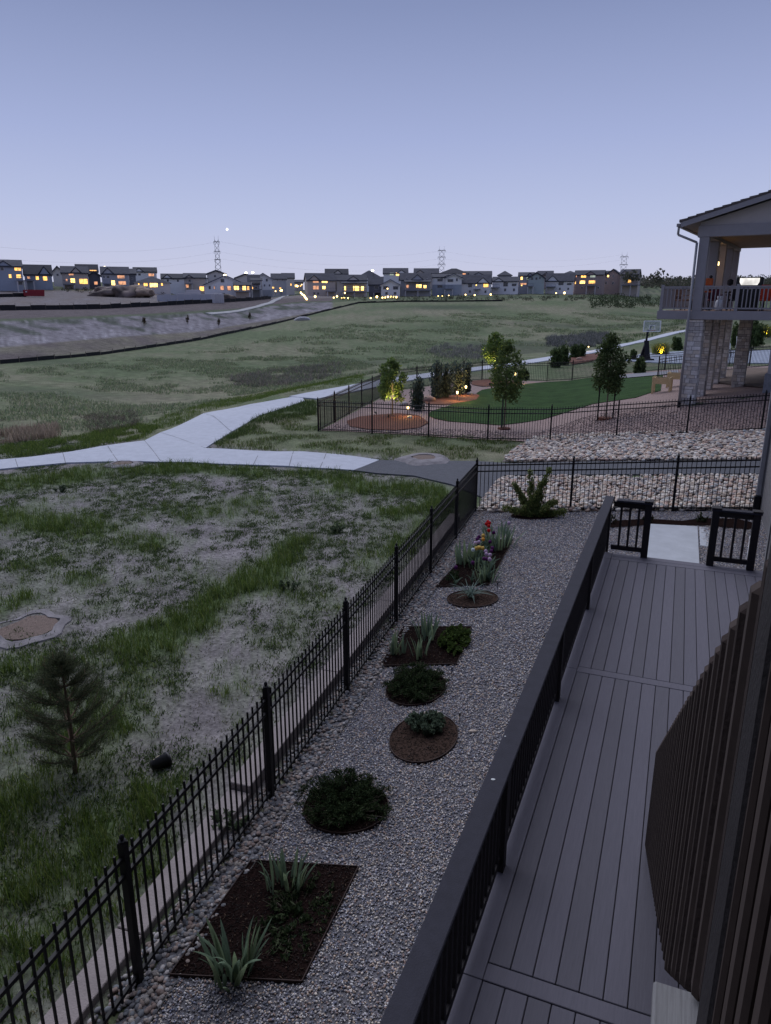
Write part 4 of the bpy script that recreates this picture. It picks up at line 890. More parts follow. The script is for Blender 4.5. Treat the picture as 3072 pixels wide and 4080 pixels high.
def ushrub(px6, py6, w6, h6, label, cs, cat='shrub', group=None, n_=1500, ls=.1, name='upright_shrub'):
    u, v = 1200+px6/1.1107, 1300+py6/1.1107; p = gp(u, v); d = p.length; w = 1.5*w6/1.1107/FPX*d; h = (1.25 if cs is SG else 1.08)*h6/1.1107/FPX*d
    t = empty(name, p, 0, label, cat, group); mb = MB(); bl = []
    for k in range(9):
        a = rnd.uniform(0, 6.28); q = rnd.uniform(0, .3)*w; hh = h*rnd.uniform(.7, 1.0); c = (math.cos(a)*q, math.sin(a)*q)
        mb.tube((c[0]*.3, c[1]*.3, 0), (c[0], c[1], hh*.9), .02, .006, 5, False)
        for tt in (.2, .45, .68, .88): bl.append(((c[0]*(.5+.6*tt), c[1]*(.5+.6*tt), hh*tt), (w*.24*(1.15-.6*tt),)*2+(h*.16,)))
    mb.build('stem', _m['shrub_stem'], t); leafcloud('foliage', bl, n_, ls, cs, t, 1.9, .7, .1); return t
SG = [(.08,.11,.09),(.115,.15,.125),(.055,.075,.062)]
ushrub(510, 375, 85, 130, 'grey green upright shrub nearest the lit small tree', SG, n_=1800, ls=.08)
for i, (x, y, w, h, lb) in enumerate([(598,322,75,135,'grey green shrub at the left of the shrub group behind the red mulch'),(640,318,60,120,'grey green shrub second from the left in the shrub group'),(690,306,75,125,'tall grey green shrub in the middle of the shrub group'),(730,298,50,115,'grey green shrub at the right of the shrub group by the path lamps')]):
    ushrub(x, y, w, h, lb, SG, group='grey green shrubs behind the red mulch', n_=1800, ls=.09)
for x, y, w, h, lb in [(1128,182,60,75,'dark clipped evergreen, left of the far hedge'),(1165,172,50,78,'dark evergreen second in the far hedge'),(1212,140,42,55,'dark evergreen third in the far hedge'),(1237,136,36,48,'smallest dark evergreen at the right of the far hedge'),(985,235,55,40,'low round bush on the lawn edge by the second tree'),(1490,212,50,60,'round dark bush behind the yard fence near the hoop'),(1465,150,30,40,'small bush on the slope left of the hoop')]:
    ushrub(x, y, w, h, lb, DT, n_=1500, ls=.16, name='evergreen_shrub')
rk = ici[1]
for i, (x, y, s_, lb) in enumerate([(560,335,.45,'reddish boulder left of the grey green shrubs'),(455,352,.3,'pale boulder by the side fence'),(480,410,.22,'grey rock beside the amber lamp near the lit tree'),(750,305,.25,'pale rock by the right path lamp'),(1230,150,.4,'reddish boulder in the far red mulch')]):
    p = g6(x, y); o = inst('boulder', npmesh('boulder', rk[0], rk[1], np.tile(((.3, .2, .16) if 'reddish' in lb else (.33, .31, .3)), (len(rk[0]), 1)), VM, True), None, p+Vector((0, 0, s_*.3)), (0, 0, i), (s_, s_*.8, s_*.8)); tag(o, lb, 'rock')
# lit ornamental grass clumps
for u, v, s_, lb in [(2632,1413,1.5,'clump of tall grass lit yellow behind the basketball hoop'),(3045,1340,1.9,'shrub lit bright yellow beyond the neighbour porch')]:
    p = gp(u, v); P = np.array([[rnd.gauss(0, s_*.2), rnd.gauss(0, s_*.2), 0] for _ in range(120)]); t = empty('ornamental_grass', p, 0, lb, 'ornamental grass')
    blades('foliage', P, np.full(120, s_), .05, [(.2,.22,.06),(.26,.25,.08),(.12,.14,.04)], t, 7, .5, spread=.15)
    uplight(p+Vector((0, -1.0, .05)), p+Vector((0, 0, s_*.6)), 'ground spotlight in front of the '+lb.split(' lit')[0]+(' by the hoop' if u < 2700 else ' by the porch'), 420, (1, .6, .1), 90)
# basketball hoop
p = gp(2572, 1438); t = empty('basketball_hoop', p, .45, 'portable basketball hoop with a clear backboard on the court', 'basketball hoop')
MB().prism([(-.75, 0), (.75, 0), (.6, .25), (-.6, .25)], -.6, .7, 'y').build('base', mat('hoop_base', (.014, .014, .016), .5), t, bevel=.05)
MB().beam((0, .5, .2), (0, .1, 3.0), .15, .15).beam((0, -.4, .2), (0, .2, 2.0), .5, .06).build('pole', fm, t)
MB().prism([(-.6, .2), (.6, .2), (.08, 2.0), (-.08, 2.0)], .15, .3, 'y').build('pad', fm, t)
MB().beam((0, .1, 2.7), (0, -.6, 3.6), .08, .1).beam((0, .3, 3.0), (0, -.6, 3.1), .08, .1).build('arm', fm, t)
bb = MB()
for x0, x1, z0, z1 in ((-.92, .92, 2.9, 2.98), (-.92, .92, 3.9, 3.98), (-.92, -.84, 2.98, 3.9), (.84, .92, 2.98, 3.9), (-.3, .3, 3.1, 3.14), (-.3, .3, 3.5, 3.54), (-.3, -.26, 3.14, 3.5), (.26, .3, 3.14, 3.5)): bb.b2(x0, x1, -.68, -.64, z0, z1)
bb.build('frame', mat('white_frame', (.75, .75, .78), .5, .05), t)
gl = mat('acrylic', (.5, .55, .6), .1, .02); gl.node_tree.nodes['Principled BSDF'].inputs['Alpha'].default_value = .22
MB().b2(-.84, .84, -.665, -.655, 2.98, 3.9).build('backboard', gl, t)
rg = MB()
for i in range(14):
    a, b_ = i*6.2832/14, (i+1)*6.2832/14; rg.tube((.23*math.cos(a), -.95+.23*math.sin(a), 3.05), (.23*math.cos(b_), -.95+.23*math.sin(b_), 3.05), .012, n=5)
rg.build('rim', mat('rim_red', (.3, .05, .02), .5), t)
# raised planter on legs
woodl = mat('pale_cedar', (.66, .5, .28), .7, .2, 10, .3, 60, stretch=(1, 1, 6))
for u, v, lb, dy in [(2635, 1565, 'light wooden raised planter on four legs at the lawn edge', 0), (2668, 1552, 'second light wooden planter box just behind and right of the first', 0)]:
    p = gp(u, v); t = empty('raised_planter', p, -.2, lb, 'planter'); w, d_ = .36, .3
    if 'second' in lb: p = p+Vector((.35, 1.0, 0)); t.location = p
    for k in range(2):
        zc = .62+k*.155
        MB().b2(-w, w, -d_, -d_+.03, zc-.16, zc-.01).build('board', woodl, t); MB().b2(-w, w, d_-.03, d_, zc-.16, zc-.01).build('board', woodl, t)
        MB().b2(-w, -w+.03, -d_+.035, d_-.035, zc-.16, zc-.01).build('board', woodl, t); MB().b2(w-.03, w, -d_+.035, d_-.035, zc-.16, zc-.01).build('board', woodl, t)
    MB().b2(-w+.04, w-.04, -d_+.04, d_-.04, .5, .72).build('soil', mulch, t)
    for a in (-1, 1):
        for b_ in (-1, 1): MB().box((a*(w+.047), b_*(d_-.05), .37), (.09, .09, .86)).build('leg', woodl, t)
# lounge chairs and things by the court
cush = mat('dark_sling', (.03, .03, .04), .8)
for u, v, lb in [(2952, 1388, 'white framed patio chair with a dark sling on the far court'), (2885, 1425, 'dark patio chair beside the court fence')]:
    p = gp(u, v); t = empty('patio_chair', p, .2, lb, 'chair'); wf = _m['white_frame']
    for x in (-.55, .55): MB().path([(x, .5, 0), (x, .1, .55), (x, .35, 1.5)], [.045]*3, 6).path([(x, -.5, 0), (x, -.45, .6), (x, .1, .55)], [.04]*3, 6).build('frame', wf, t)
    MB().b2(-.5, .5, -.45, .15, .5, .56).build('seat', cush, t); MB().beam((0, .12, .56), (0, .35, 1.45), 1.0, .05, up=(1, 0, 0)).build('backrest', cush, t)
# ------------------------------------------------------------------ neighbour house with covered deck
NA_ = math.radians(13.5); NO = Vector((2.62, 33.0, 0)); ZN = 5.0
nh = empty('neighbour_house', NO, -NA_, 'neighbour house with a covered upper deck on stacked stone columns', 'house')
trim = mat('greige_trim', (.27, .26, .28), .7, .08, 3, .1, 30); sidn = mat('neighbour_siding', (.3, .285, .285), .8, .06, 3); stucco = mat('pale_gable', (.4, .37, .37), .85, .05, 3)
tile = mat('roof_tile', (.1, .085, .085), .85, .25, 6, .5, 20); ceil = mat('cedar_ceiling', (.17, .13, .105), .7, .2, 6)
def bxn(name, x0, x1, y0, y1, z0, z1, m, bev=.01, parent=None): return MB().b2(x0, x1, y0, y1, z0, z1).build(name, m, parent or nh, bevel=bev)
bxn('fascia', -1.35, 9, -.08, 0, ZN-.34, ZN, trim); bxn('fascia', -1.35, -1.28, 0.005, 11, ZN-.34, ZN, trim)
bxn('deck_floor', -1.27, 9, .005, 11, ZN-.05, ZN-.005, mat('cedar_deck', (.26, .16, .11), .8, .2, 8)); bxn('deck_underside', -1.27, 9, .01, 11, ZN-.33, ZN-.06, brown2)
# stone columns: stacked ledge stones, each a part
ledge = [mat('ledge_%d' % i, c, .9, .25, 8, .6, 30) for i, c in enumerate([(.68,.65,.63),(.55,.52,.5),(.75,.73,.72),(.46,.44,.44),(.62,.56,.5)])]
morta = mat('mortar_dark', (.05, .045, .045), .95)
smesh = {}
def stonecol(x, y, w, zb, zt, parts=True):
    c = MB().b2(x-w/2+.03, x+w/2-.03, y-w/2+.03, y+w/2-.03, zb, zt).build('column', morta, nh); z = zb; joined = [MB() for _ in ledge]
    while z < zt-.05:
        h = rnd.choice([.1, .13, .16, .2]); h = min(h, zt-z); 
        for side in range(4):
            t_ = 0
            while t_ < w-.02:
                L = min(rnd.uniform(.14, .38), w-t_); 
                if w-t_-L < .08: L = w-t_
                pr = rnd.uniform(.0, .025); a = -w/2+t_+L/2
                if side == 0: cc_, dd = (x+a, y-w/2-pr/2+.02), (L-.014, .05+pr)
                elif side == 1: cc_, dd = (x-w/2-pr/2+.02, y+a), (.05+pr, L-.014)
                elif side == 2: cc_, dd = (x+a, y+w/2-.005), (L-.014, .03)
                else: cc_, dd = (x+w/2-.005, y+a), (.03, L-.014)
                k = rnd.randrange(5)
                if parts and side < 2:
                    MB().box((cc_[0], cc_[1], z+h/2), (dd[0], dd[1], h-.014)).build('stone', ledge[k], c)
                else: joined[k].box((cc_[0], cc_[1], z+h/2), (dd[0], dd[1], h-.014))
                t_ += L
        z += h
    for k, j in enumerate(joined):
        if j.v: o = j.build('stones', ledge[k], c); o['kind'] = 'stuff'
for i, (yy, w) in enumerate([(.35, .62), (2.9, .6), (5.3, .55), (7.8, .5), (10.2, .5)]): stonecol(.15, yy, w, .75, ZN-.345, i < 3)
stonecol(1.55, 5.2, .5, .75, ZN-.345, False)
stonecol(3.4, 11.0, .5, .75, ZN-.345, False)
# posts on the deck, beams, roof
zc_ = 7.8
for yy in (.1, 2.9, 5.3, 7.8, 10.2): bxn('deck_post', -.02, .34, yy-.18, yy+.18, ZN, zc_, trim)
for x in (7.2,): bxn('deck_post', x-.18, x+.18, -.08, .28, ZN, zc_, trim)
bxn('beam', -.1, 8.6, -.1, .3, zc_+.002, zc_+.42, trim); bxn('beam', -.1, .36, .305, 10.5, zc_+.002, zc_+.42, trim)
bxn('ceiling', .37, 8.5, .31, 10.4, zc_+.15, zc_+.2, ceil)
RS = .285; ridge = 4.3
def roofz(x): return zc_+.55+(x+.7)*RS
MB().prism([(-.05, zc_+.425), (ridge, zc_+.425), (ridge, roofz(ridge)-.2), (-.05, roofz(-.05)-.2)], -.02, .06, 'y').build('gable_wall', stucco, nh)
MB().prism([(8.65, zc_+.425), (ridge+.01, zc_+.425), (ridge+.01, roofz(ridge)-.2), (8.65, roofz(-.05)-.2)], -.02, .06, 'y').build('gable_wall', stucco, nh)
for sg in (1, -1):
    def X_(x): return x if sg == 1 else 2*ridge-x
    MB().prism([(X_(-.7), roofz(-.7)-.2), (X_(ridge), roofz(ridge)-.2), (X_(ridge), roofz(ridge)), (X_(-.7), roofz(-.7))], -.55, -.5, 'y').build('rake_board', trim, nh)
    MB().prism([(X_(-.72), roofz(-.72)-.1), (X_(ridge), roofz(ridge)-.1), (X_(ridge), roofz(ridge)+.0), (X_(-.72), roofz(-.72)+.0)], -.495, 11, 'y').build('roof_deck', trim, nh)
    for row in range(17):
        xa, xb = -.76+row*.30, -.76+row*.30+.33
        MB().prism([(X_(xa), roofz(xa)+.01), (X_(xb), roofz(xb)+.01), (X_(xb), roofz(xb)+.07), (X_(xa), roofz(xa)+.11)], -.58, 11, 'y').build('roof_tile_row', tile, nh)
bxn('gutter', -.86, -.73, -.5, 11, roofz(-.7)-.16, roofz(-.7)-.04, trim)
dsp = MB().path([(-.78, -.42, roofz(-.7)-.1), (-.78, -.42, roofz(-.7)-.45), (-.08, -.2, roofz(-.7)-.75)], [.045]*3, 8).path([(-.08, -.2, roofz(-.7)-.75), (-.08, -.2, 1.3)], [.05, .05], 8); dsp.build('downspout', mat('grey_downspout', (.27, .27, .29)), nh, True)
MB().tube((-.08, -.2, .7), (-.08, -.2, 1.32), .065, n=8).build('downspout_boot', fm, nh)
# deck railing of the neighbour
nr_ = empty('deck_railing', NO+Vector((0, 0, ZN)), -NA_, 'grey railing with slim balusters along the neighbour upper deck', 'railing')
def run(p0, p1):
    a, b_ = Vector(p0+(0,)), Vector(p1+(0,)); n_ = int((b_-a).length/.14)
    for z0, hh, w in ((.93, .05, .09), (.88, .08, .04), (.1, .06, .04)): MB().beam(a+Vector((0, 0, z0)), b_+Vector((0, 0, z0)), w, hh).build('rail', trim, nr_)
    for k in range(1, n_):
        c = a.lerp(b_, k/n_); inst('baluster', NB_, nr_, c)
NB_ = MB().b2(-.02, .02, -.02, .02, .1, .9).mesh('baluster', trim)
for pp_ in ((-1.22, -.02), (1.6, -.02), (4.6, -.02), (-1.22, 4.6), (-1.22, 9)): bx_ = MB().b2(pp_[0]-.06, pp_[0]+.06, pp_[1]-.06, pp_[1]+.06, 0, 1.02).build('post', trim, nr_)
run((-1.16, -.02), (-.16, -.02)); run((.36, -.02), (1.54, -.02)); run((1.66, -.02), (4.54, -.02)); run((-1.22, .05), (-1.22, 4.54)); run((-1.22, 4.66), (-1.22, 8.94))
# house body further right, and its near corner post
bxn('wall', 9.0, 18, -.5, 12, .8, 9.6, sidn, 0)
cw = empty('porch_column', Vector((7.35, 40.2, 0)), 0, 'pale grey square corner column rising at the right edge behind the fence', 'column')
# glowing panel, tank, seats
def nloc(x, y, z): c_, s_ = math.cos(NA_), math.sin(NA_); return Vector((NO.x+x*c_+y*s_, NO.y-x*s_+y*c_, z))
t = empty('lit_screen', nloc(1.85, 1.2, ZN), -NA_, 'bright white glowing screen standing just above the neighbour railing', 'screen')
MB().prism([(-.36, 1.12), (-.3, 1.0), (.3, 1.0), (.36, 1.12), (.36, 1.27), (-.36, 1.27)], 0, .03, 'y').build('panel', emat('white_glow', (1, .97, .92), 1.6), t)
MB().b2(-.5, .5, .035, .5, .85, 1.3).build('housing', mat('grill_dark', (.02, .02, .022), .5), t, bevel=.03); MB().b2(-.4, .4, .05, .45, 0, .84).build('stand', _m['grill_dark'], t)
t = empty('gas_bottle', nloc(.92, .45, ZN), 0, 'white propane bottle on the neighbour deck behind the railing', 'gas bottle')
MB().lathe([(.12, 0), (.15, .05), (.155, .32), (.12, .42), (.04, .46)], n=16).build('tank', _m['white_frame'], t, True); MB().lathe([(.09, .46), (.1, .5), (.1, .58), (.08, .58)], n=10).build('collar', _m['white_frame'], t)
red = mat('red_fabric', (.5, .05, .02), .7); orange = mat('orange_fabric', (.5, .12, .04), .8); 
def seat(x, y, m_, label, rz=0, w=.5, hb=.85):
    t = empty('deck_chair', nloc(x, y, ZN), -NA_+rz, label, 'chair', None)
    MB().b2(-w/2, w/2, -w/2, w/2, .38, .46).build('seat', m_, t, bevel=.02); MB().b2(-w/2, w/2, w/2-.06, w/2, .46, hb+.05).build('backrest', m_, t, bevel=.02)
    for a in (-1, 1):
        for b_ in (-1, 1): MB().tube((a*w*.42, b_*w*.42, 0), (a*w*.42, b_*w*.42, .38), .02, n=6).build('leg', brown, t)
        MB().b2(a*w/2-.03, a*w/2+.03, -w/2, w/2, .6, .64).build('armrest', m_, t)
seat(2.65, .75, red, 'bright red deck chair behind the railing at the right', .2, .55, .95); seat(3.4, 1.4, brown, 'dark deck chair right of the red one', .1)
seat(1.35, 1.5, brown, 'dark deck chair beside the white gas bottle', -.3); seat(.6, 1.2, mat('maroon_fabric', (.1, .02, .03)), 'maroon deck chair left of the gas bottle', .3, .5, .9)
seat(2.2, 1.9, brown, 'dark deck chair with a pale cushion below the glowing screen', 0); seat(-.75, 2.2, mat('tan_fabric', (.3, .2, .16)), 'tan deck chair in the corner left of the downspout', 1.2, .6, .9)
t = empty('orange_parcel', nloc(.36, 1.0, ZN), 0, 'orange cushioned bar stool back showing above the railing beside the first post', 'stool')
MB().b2(-.16, .16, -.03, .03, 1.0, 1.28).build('backrest', orange, t, bevel=.03); MB().b2(-.16, .16, -.3, .03, .72, .78).build('seat', orange, t); MB().lathe([(.02, 1.27), (.07, 1.31), (.07, 1.36), (.02, 1.4)], (.05, 0, 0), 10).build('finial', brown, t)
for a in (-.13, .13):
    for b_ in (-.27, 0): MB().tube((a, b_, 0), (a, b_, .72), .018, n=6).build('leg', brown, t)
t = empty('bar_stool', nloc(1.0, 2.4, ZN), 0, 'dark round backed bar stool behind the railing left of the glowing screen', 'stool')
MB().lathe([(.03, 1.0), (.12, 1.05), (.12, 1.22), (.03, 1.28)], n=12).build('backrest', brown, t); MB().lathe([(.16, .72), (.18, .76), (.02, .78)], n=12).build('seat', brown, t); MB().tube((0, 0, 0), (0, 0, .72), .03, n=6).build('leg', brown, t)
L = bpy.data.lights.new('porch_light', 'POINT'); L.energy = 6; L.color = (1, .55, .15); L.shadow_soft_size = .08; lo = bpy.data.objects.new('porch_light', L); COL.objects.link(lo)
lt = empty('porch_lantern', nloc(.2, 4.15, zc_-.9), 0, 'small warm lantern glowing between the deck posts under the porch roof', 'lantern'); lo.parent = lt; lo.location = (.12, -.1, -.12)
MB().lathe([(.04, 0), (.05, .02), (.05, .14), (.03, .16)], n=10).build('glass', lampm, lt); MB().tube((0, 0, .16), (0, 0, .6), .01, n=5).build('hanger', fm, lt)
# pale corner column at the right edge (own downspout side of the neighbour porch)
cw.location = gp(3072, 1562)+Vector((0, 0, 0)); cw.rotation_euler = (0, 0, -NA_)
MB().b2(-.3, .3, -.3, .3, -.3, .75).build('base', mat('column_base', (.22, .23, .26)), cw, bevel=.01); MB().b2(-.22, .22, -.22, .22, .751, 3.65).build('shaft', mat('pale_column', (.4, .39, .41), .8, .05), cw, bevel=.01)
# ------------------------------------------------------------------ far houses
WC = {k: mat('wall_'+k, c, .85, .08, .4) for k, c in dict(white=(.76, .74, .76), cream=(.6, .55, .53), grey=(.4, .4, .44), blue=(.32, .35, .42), dark=(.19, .19, .22), tan=(.48, .42, .39), red=(.36, .28, .27), green=(.38, .43, .44)).items()}
RCm = mat('far_roof', (.06, .062, .08), .9, .3, .7); RCd = mat('far_roof_dark', (.035, .037, .05), .9, .3, .7); TRW = mat('far_trim', (.5, .48, .5), .8, .05)
PANE = {0: mat('dark_glass', (.03, .035, .05), .15, .2, 1, spec=.6), 1: emat('lit_window', (1.0, .5, .11), 2.6), 2: emat('bright_window', (1.0, .6, .16), 4.5), 3: emat('dim_window', (1.0, .45, .22), 1.1), 4: emat('pale_window', (.75, .9, .75), .55)}
def house(label, uL, uR, vr, ve, vb, d, roof='side', wall='grey', wins=(), deck=None, lower=None, rd=None, depth=10, rot=0, group='houses along the far ridge', chim=False):
    uc = (uL+uR)/2; o = at_dist(uc, vb, d); a = math.atan2(-o.x, o.y)+rot
    kx = (at_dist(uR, vb, d)-at_dist(uL, vb, d)).length/(uR-uL); kz = at_dist(uc, vb-40, d).z-at_dist(uc, vb, d).z; kz /= 40
    t = empty('house', o, a, label, 'house', group); w = (uR-uL)*kx; he = (vb-ve)*kz; hr = (vb-vr)*kz
    rm = rd or RCm
    def lx(u): return (u-uc)*kx
    def lz(v): return (vb-v)*kz
    wa = MB()
    if roof == 'front': wa.prism([(-w/2, -4), (w/2, -4), (w/2, he), (0, hr-.25), (-w/2, he)], 0, depth, 'y')
    elif roof == 'side': wa.prism([(0, -4), (depth, -4), (depth, he), (depth/2, hr-.3), (0, he)], -w/2, w/2, 'x')
    else: wa.b2(-w/2, w/2, 0, depth, -4, he)
    wa.build('wall', WC[wall], t)
    if lower: MB().b2(-w/2-.06, w/2+.06, -.08, -.005, -3.9, lz(lower[1])).build('lower_wall', WC[lower[0]], t)
    rf = MB(); o_ = .5; th = .3
    if roof == 'front':
        sl_ = (hr-he)/(w/2)
        for sg in (-1, 1): rf.prism([(sg*(w/2+o_), he-sl_*o_), (0, hr), (0, hr+th), (sg*(w/2+o_), he-sl_*o_+th)], -o_, depth+o_, 'y')
        rk_ = MB()
        for sg in (-1, 1): rk_.prism([(sg*(w/2+o_), he-sl_*o_-.25), (0, hr-.25), (0, hr+.02), (sg*(w/2+o_), he-sl_*o_+.02)], -o_-.06, -o_-.01, 'y')
        rk_.build('rake_board', TRW if wall == 'white' else rm, t)
    elif roof == 'side':
        sl_ = (hr-he)/(depth/2)
        for y0, y1 in ((-o_, depth/2), (depth+o_, depth/2)): rf.prism([(y0, he-sl_*o_), (y1, hr), (y1, hr+th), (y0, he-sl_*o_+th)], -w/2-.35, w/2+.35, 'x')
    else:
        W_, D_ = w/2+o_, depth+o_; rl = max(.2, w/2-depth*.5)
        rf.add([(-W_, -o_, he-.1), (W_, -o_, he-.1), (W_, D_, he-.1), (-W_, D_, he-.1), (-rl, depth/2, hr), (rl, depth/2, hr)], [(0, 1, 5, 4), (1, 2, 5), (2, 3, 4, 5), (3, 0, 4), (3, 2, 1, 0)])
    if roof == 'side' and w > 5.5:
        gq = random.Random(int(uL*7+uR)); gx = gq.choice((-.26, .24, .05))*w; gw = min(2.9, w*.2); gh = (hr-he)*gq.uniform(.55, .8)
        MB().prism([(gx-gw, he-.1), (gx+gw, he-.1), (gx, he+gh)], -.3, depth*.4*gh/(hr-he), 'y').build('gable', WC[wall], t)
        for sg in (-1, 1): rf.prism([(gx+sg*(gw+.45), he-.35), (gx, he+gh+.02), (gx, he+gh+.27), (gx+sg*(gw+.45), he-.1)], -.55, depth*.46*gh/(hr-he), 'y')
    ro = rf.build('roof', rm, t)
    if chim: MB().b2(w*.2, w*.2+.8, depth*.45, depth*.55, hr-1.5, hr+1.0).build('chimney', WC['grey'], ro)
    yf = -.09 if lower else 0
    for (u, v, ww, hh, k) in wins:
        x, z, w2, h2 = lx(u), lz(v), ww*kx*.5, hh*kz*.5
        fr = MB().b2(x-w2, x+w2, yf-.07, yf-.005, z-h2, z+h2).build('window', TRW if k != 0 or wall in ('dark', 'grey', 'blue', 'red') else WC['dark'], t)
        nx = max(1, round(w2*2/1.1))
        for i in range(nx):
            xa = x-w2+.09+i*(2*w2-.18)/nx; xb = xa+(2*w2-.18)/nx-.08
            MB().b2(xa, xb, yf-.1, yf-.075, z-h2+.09, z+h2-.09).build('pane', PANE[k], fr)
    if deck:
        for (ua, ub, v, rf_) in deck:
            xa, xb, z = lx(ua), lx(ub), lz(v); dk_ = MB().b2(xa, xb, -3.0, -.12, z-.3, z).build('balcony', WC['dark'], t)
            rl_ = MB().b2(xa, xb, -3.0, -2.95, z+.95, z+1.05)
            n_ = int((xb-xa)/.5)
            for i in range(n_+1): rl_.b2(xa+i*(xb-xa)/n_-.03, xa+i*(xb-xa)/n_+.03, -2.99, -2.94, z, z+.95)
            rl_.build('railing', WC['dark'], dk_)
            m_ = max(2, round((xb-xa)/4)+1)
            for i in range(m_):
                px_ = xa+.15+i*(xb-xa-.3)/(m_-1); MB().b2(px_-.16, px_+.16, -2.9, -2.58, -3.5, z-.31).build('post', TRW, t)
                if rf_: MB().b2(px_-.13, px_+.13, -2.9, -2.64, z+.01, z+2.65).build('post', WC['tan'], t)
            if rf_: MB().prism([(-3.4, z+2.66), (-.13, z+3.4), (-.13, z+3.6), (-3.4, z+2.86)], xa-.3, xb+.3, 'x').build('porch_roof', rm, t)
    return t
H = house
GL, GM, GR = 'houses on the left above the building site', 'houses in the middle around the hill path', 'houses in the row along the right ridge'
H('blue grey house with lit windows cut by the left edge', -60, 98, 1036, 1062, 1150, 232, 'side', 'blue', [(48,1100,14,16,1),(82,1072,30,14,1),(82,1100,22,16,1),(20,1072,16,14,0),(85,1128,20,14,0)], [(70,104,1116,0)], group=GL)
H('dark roofed house with two lit ground windows, second from the left', 104, 212, 1056, 1094, 1146, 240, 'side', 'blue', [(154,1108,15,16,1),(185,1109,20,18,1),(120,1106,14,12,3)], [(106,140,1117,0)], rd=RCd, group=GL)
H('pale house gable peeking between the second and third houses', 216, 256, 1062, 1082, 1140, 275, 'front', 'cream', [(235,1095,8,8,0)], group=GL)
H('wide brown house with two very bright yellow windows', 252, 356, 1062, 1088, 1146, 250, 'side', 'tan', [(294,1118,20,18,2),(336,1121,36,22,1),(290,1094,22,8,3),(270,1116,10,10,3)], [(254,300,1132,0)], group=GL)
H('tall dark roofed house behind the wide brown one', 310, 396, 1054, 1082, 1140, 300, 'side', 'cream', [(378,1078,30,6,1)], rd=RCd, group=GL)
H('small grey house right of the wide brown one', 358, 404, 1084, 1098, 1150, 256, 'front', 'dark', [(385,1128,16,14,3)], group=GL)
H('house with a tall yellow door and pink lit windows under a street lamp', 410, 518, 1064, 1092, 1150, 252, 'side', 'grey', [(487,1103,32,14,3),(454,1127,17,20,2),(490,1127,32,16,3),(436,1104,14,10,0),(420,1104,9,9,0)], [(412,446,1130,0)], group=GL)
H('dark narrow house between the pink windowed house and the flat roofed one', 518, 545, 1072, 1092, 1150, 262, 'side', 'dark', [(530,1110,8,8,0)], group=GL)
H('white house with a long dark roof behind the low hipped house', 538, 628, 1066, 1084, 1140, 300, 'side', 'white', [(607,1095,24,12,3),(560,1094,10,8,0)], rd=RCd, group=GL)
H('low single storey hipped house with a row of glowing windows', 538, 680, 1100, 1126, 1158, 238, 'hip', 'cream', [(583,1134,18,14,1),(615,1136,34,18,2),(648,1133,10,12,1),(556,1132,8,8,1)], group=GL)
H('white walled house right of the low hipped house', 648, 742, 1092, 1110, 1160, 262, 'side', 'white', [(672,1118,8,9,0),(712,1118,8,9,0)], rd=RCd, group=GM)
H('ochre house with a glowing corner beside the big white gable', 738, 822, 1090, 1108, 1172, 262, 'side', 'tan', [(806,1150,20,20,1),(748,1140,16,14,3),(760,1118,9,9,0)], [(740,770,1130,0)], group=GM)
H('house gable peeking over the roofs below the left pylon', 828, 902, 1078, 1092, 1150, 300, 'front', 'cream', [(860,1100,8,8,0)], group=GM)
H('dark roofed house behind the ochre house', 756, 828, 1088, 1108, 1160, 290, 'hip', 'grey', [], group=GM)
H('big white gabled house facing the meadow with dark upper windows', 818, 988, 1100, 1137, 1194, 246, 'front', 'white', [(891,1119,14,13,0),(839,1146,8,13,0),(858,1146,7,12,3),(888,1147,16,18,3),(916,1148,17,18,3),(891,1172,12,10,0)], group=GM)
H('porch wing of the big white house with lit windows over a dark lower deck', 936, 1000, 1128, 1138, 1194, 240, 'side', 'tan', [(945,1147,22,18,2),(976,1148,16,18,2),(992,1148,10,16,1)], [(937,998,1160,0)], group=GM, depth=5)
H('dark house just right of the big white one', 992, 1036, 1096, 1130, 1190, 262, 'side', 'dark', [(1008,1148,9,12,1),(1022,1146,16,10,0)], [(1004,1046,1152,1)], group=GM)
H('cream house with a brown roof under two street lamps', 940, 1022, 1092, 1108, 1160, 300, 'front', 'cream', [(998,1122,9,10,0),(1026,1126,6,8,1)], group=GM)
H('narrow white gabled house with two small upper windows', 1017, 1086, 1091, 1112, 1182, 275, 'front', 'white', [(1042,1116,8,10,0),(1066,1116,8,10,0),(1056,1137,5,8,0),(1076,1137,5,8,0)], lower=('grey', 1155), group=GM)
H('dark house with small lit windows right of the narrow white one', 1084, 1142, 1091, 1112, 1170, 290, 'side', 'grey', [(1108,1116,5,8,0),(1128,1116,5,8,0),(1090,1146,10,8,1),(1118,1148,10,6,1)], group=GM)
H('roofs stepping down the hill toward the orange lights', 1126, 1174, 1089, 1108, 1165, 320, 'side', 'cream', [(1161,1134,7,10,1),(1139,1134,6,9,1)], group=GM)
H('small far house at the foot of the hill path lit orange', 1174, 1208, 1116, 1126, 1160, 360, 'side', 'tan', [(1181,1139,12,10,2),(1198,1139,7,7,1)], group=GM)
H('tall house with six glowing windows at the left end of the right row', 1226, 1338, 1090, 1118, 1190, 268, 'side', 'tan', [(1260,1122,25,12,3),(1295,1122,25,12,2),(1260,1146,25,16,3),(1292,1146,15,14,2),(1253,1169,8,9,0),(1268,1169,8,9,0)], [(1300,1338,1160,0)], rot=.12, group=GR)
H('house behind the left end of the right row with a boxy dark roof', 1298, 1387, 1072, 1092, 1150, 320, 'side', 'cream', [(1338,1096,9,8,0),(1352,1096,9,8,0)], rd=RCd, group=GR)
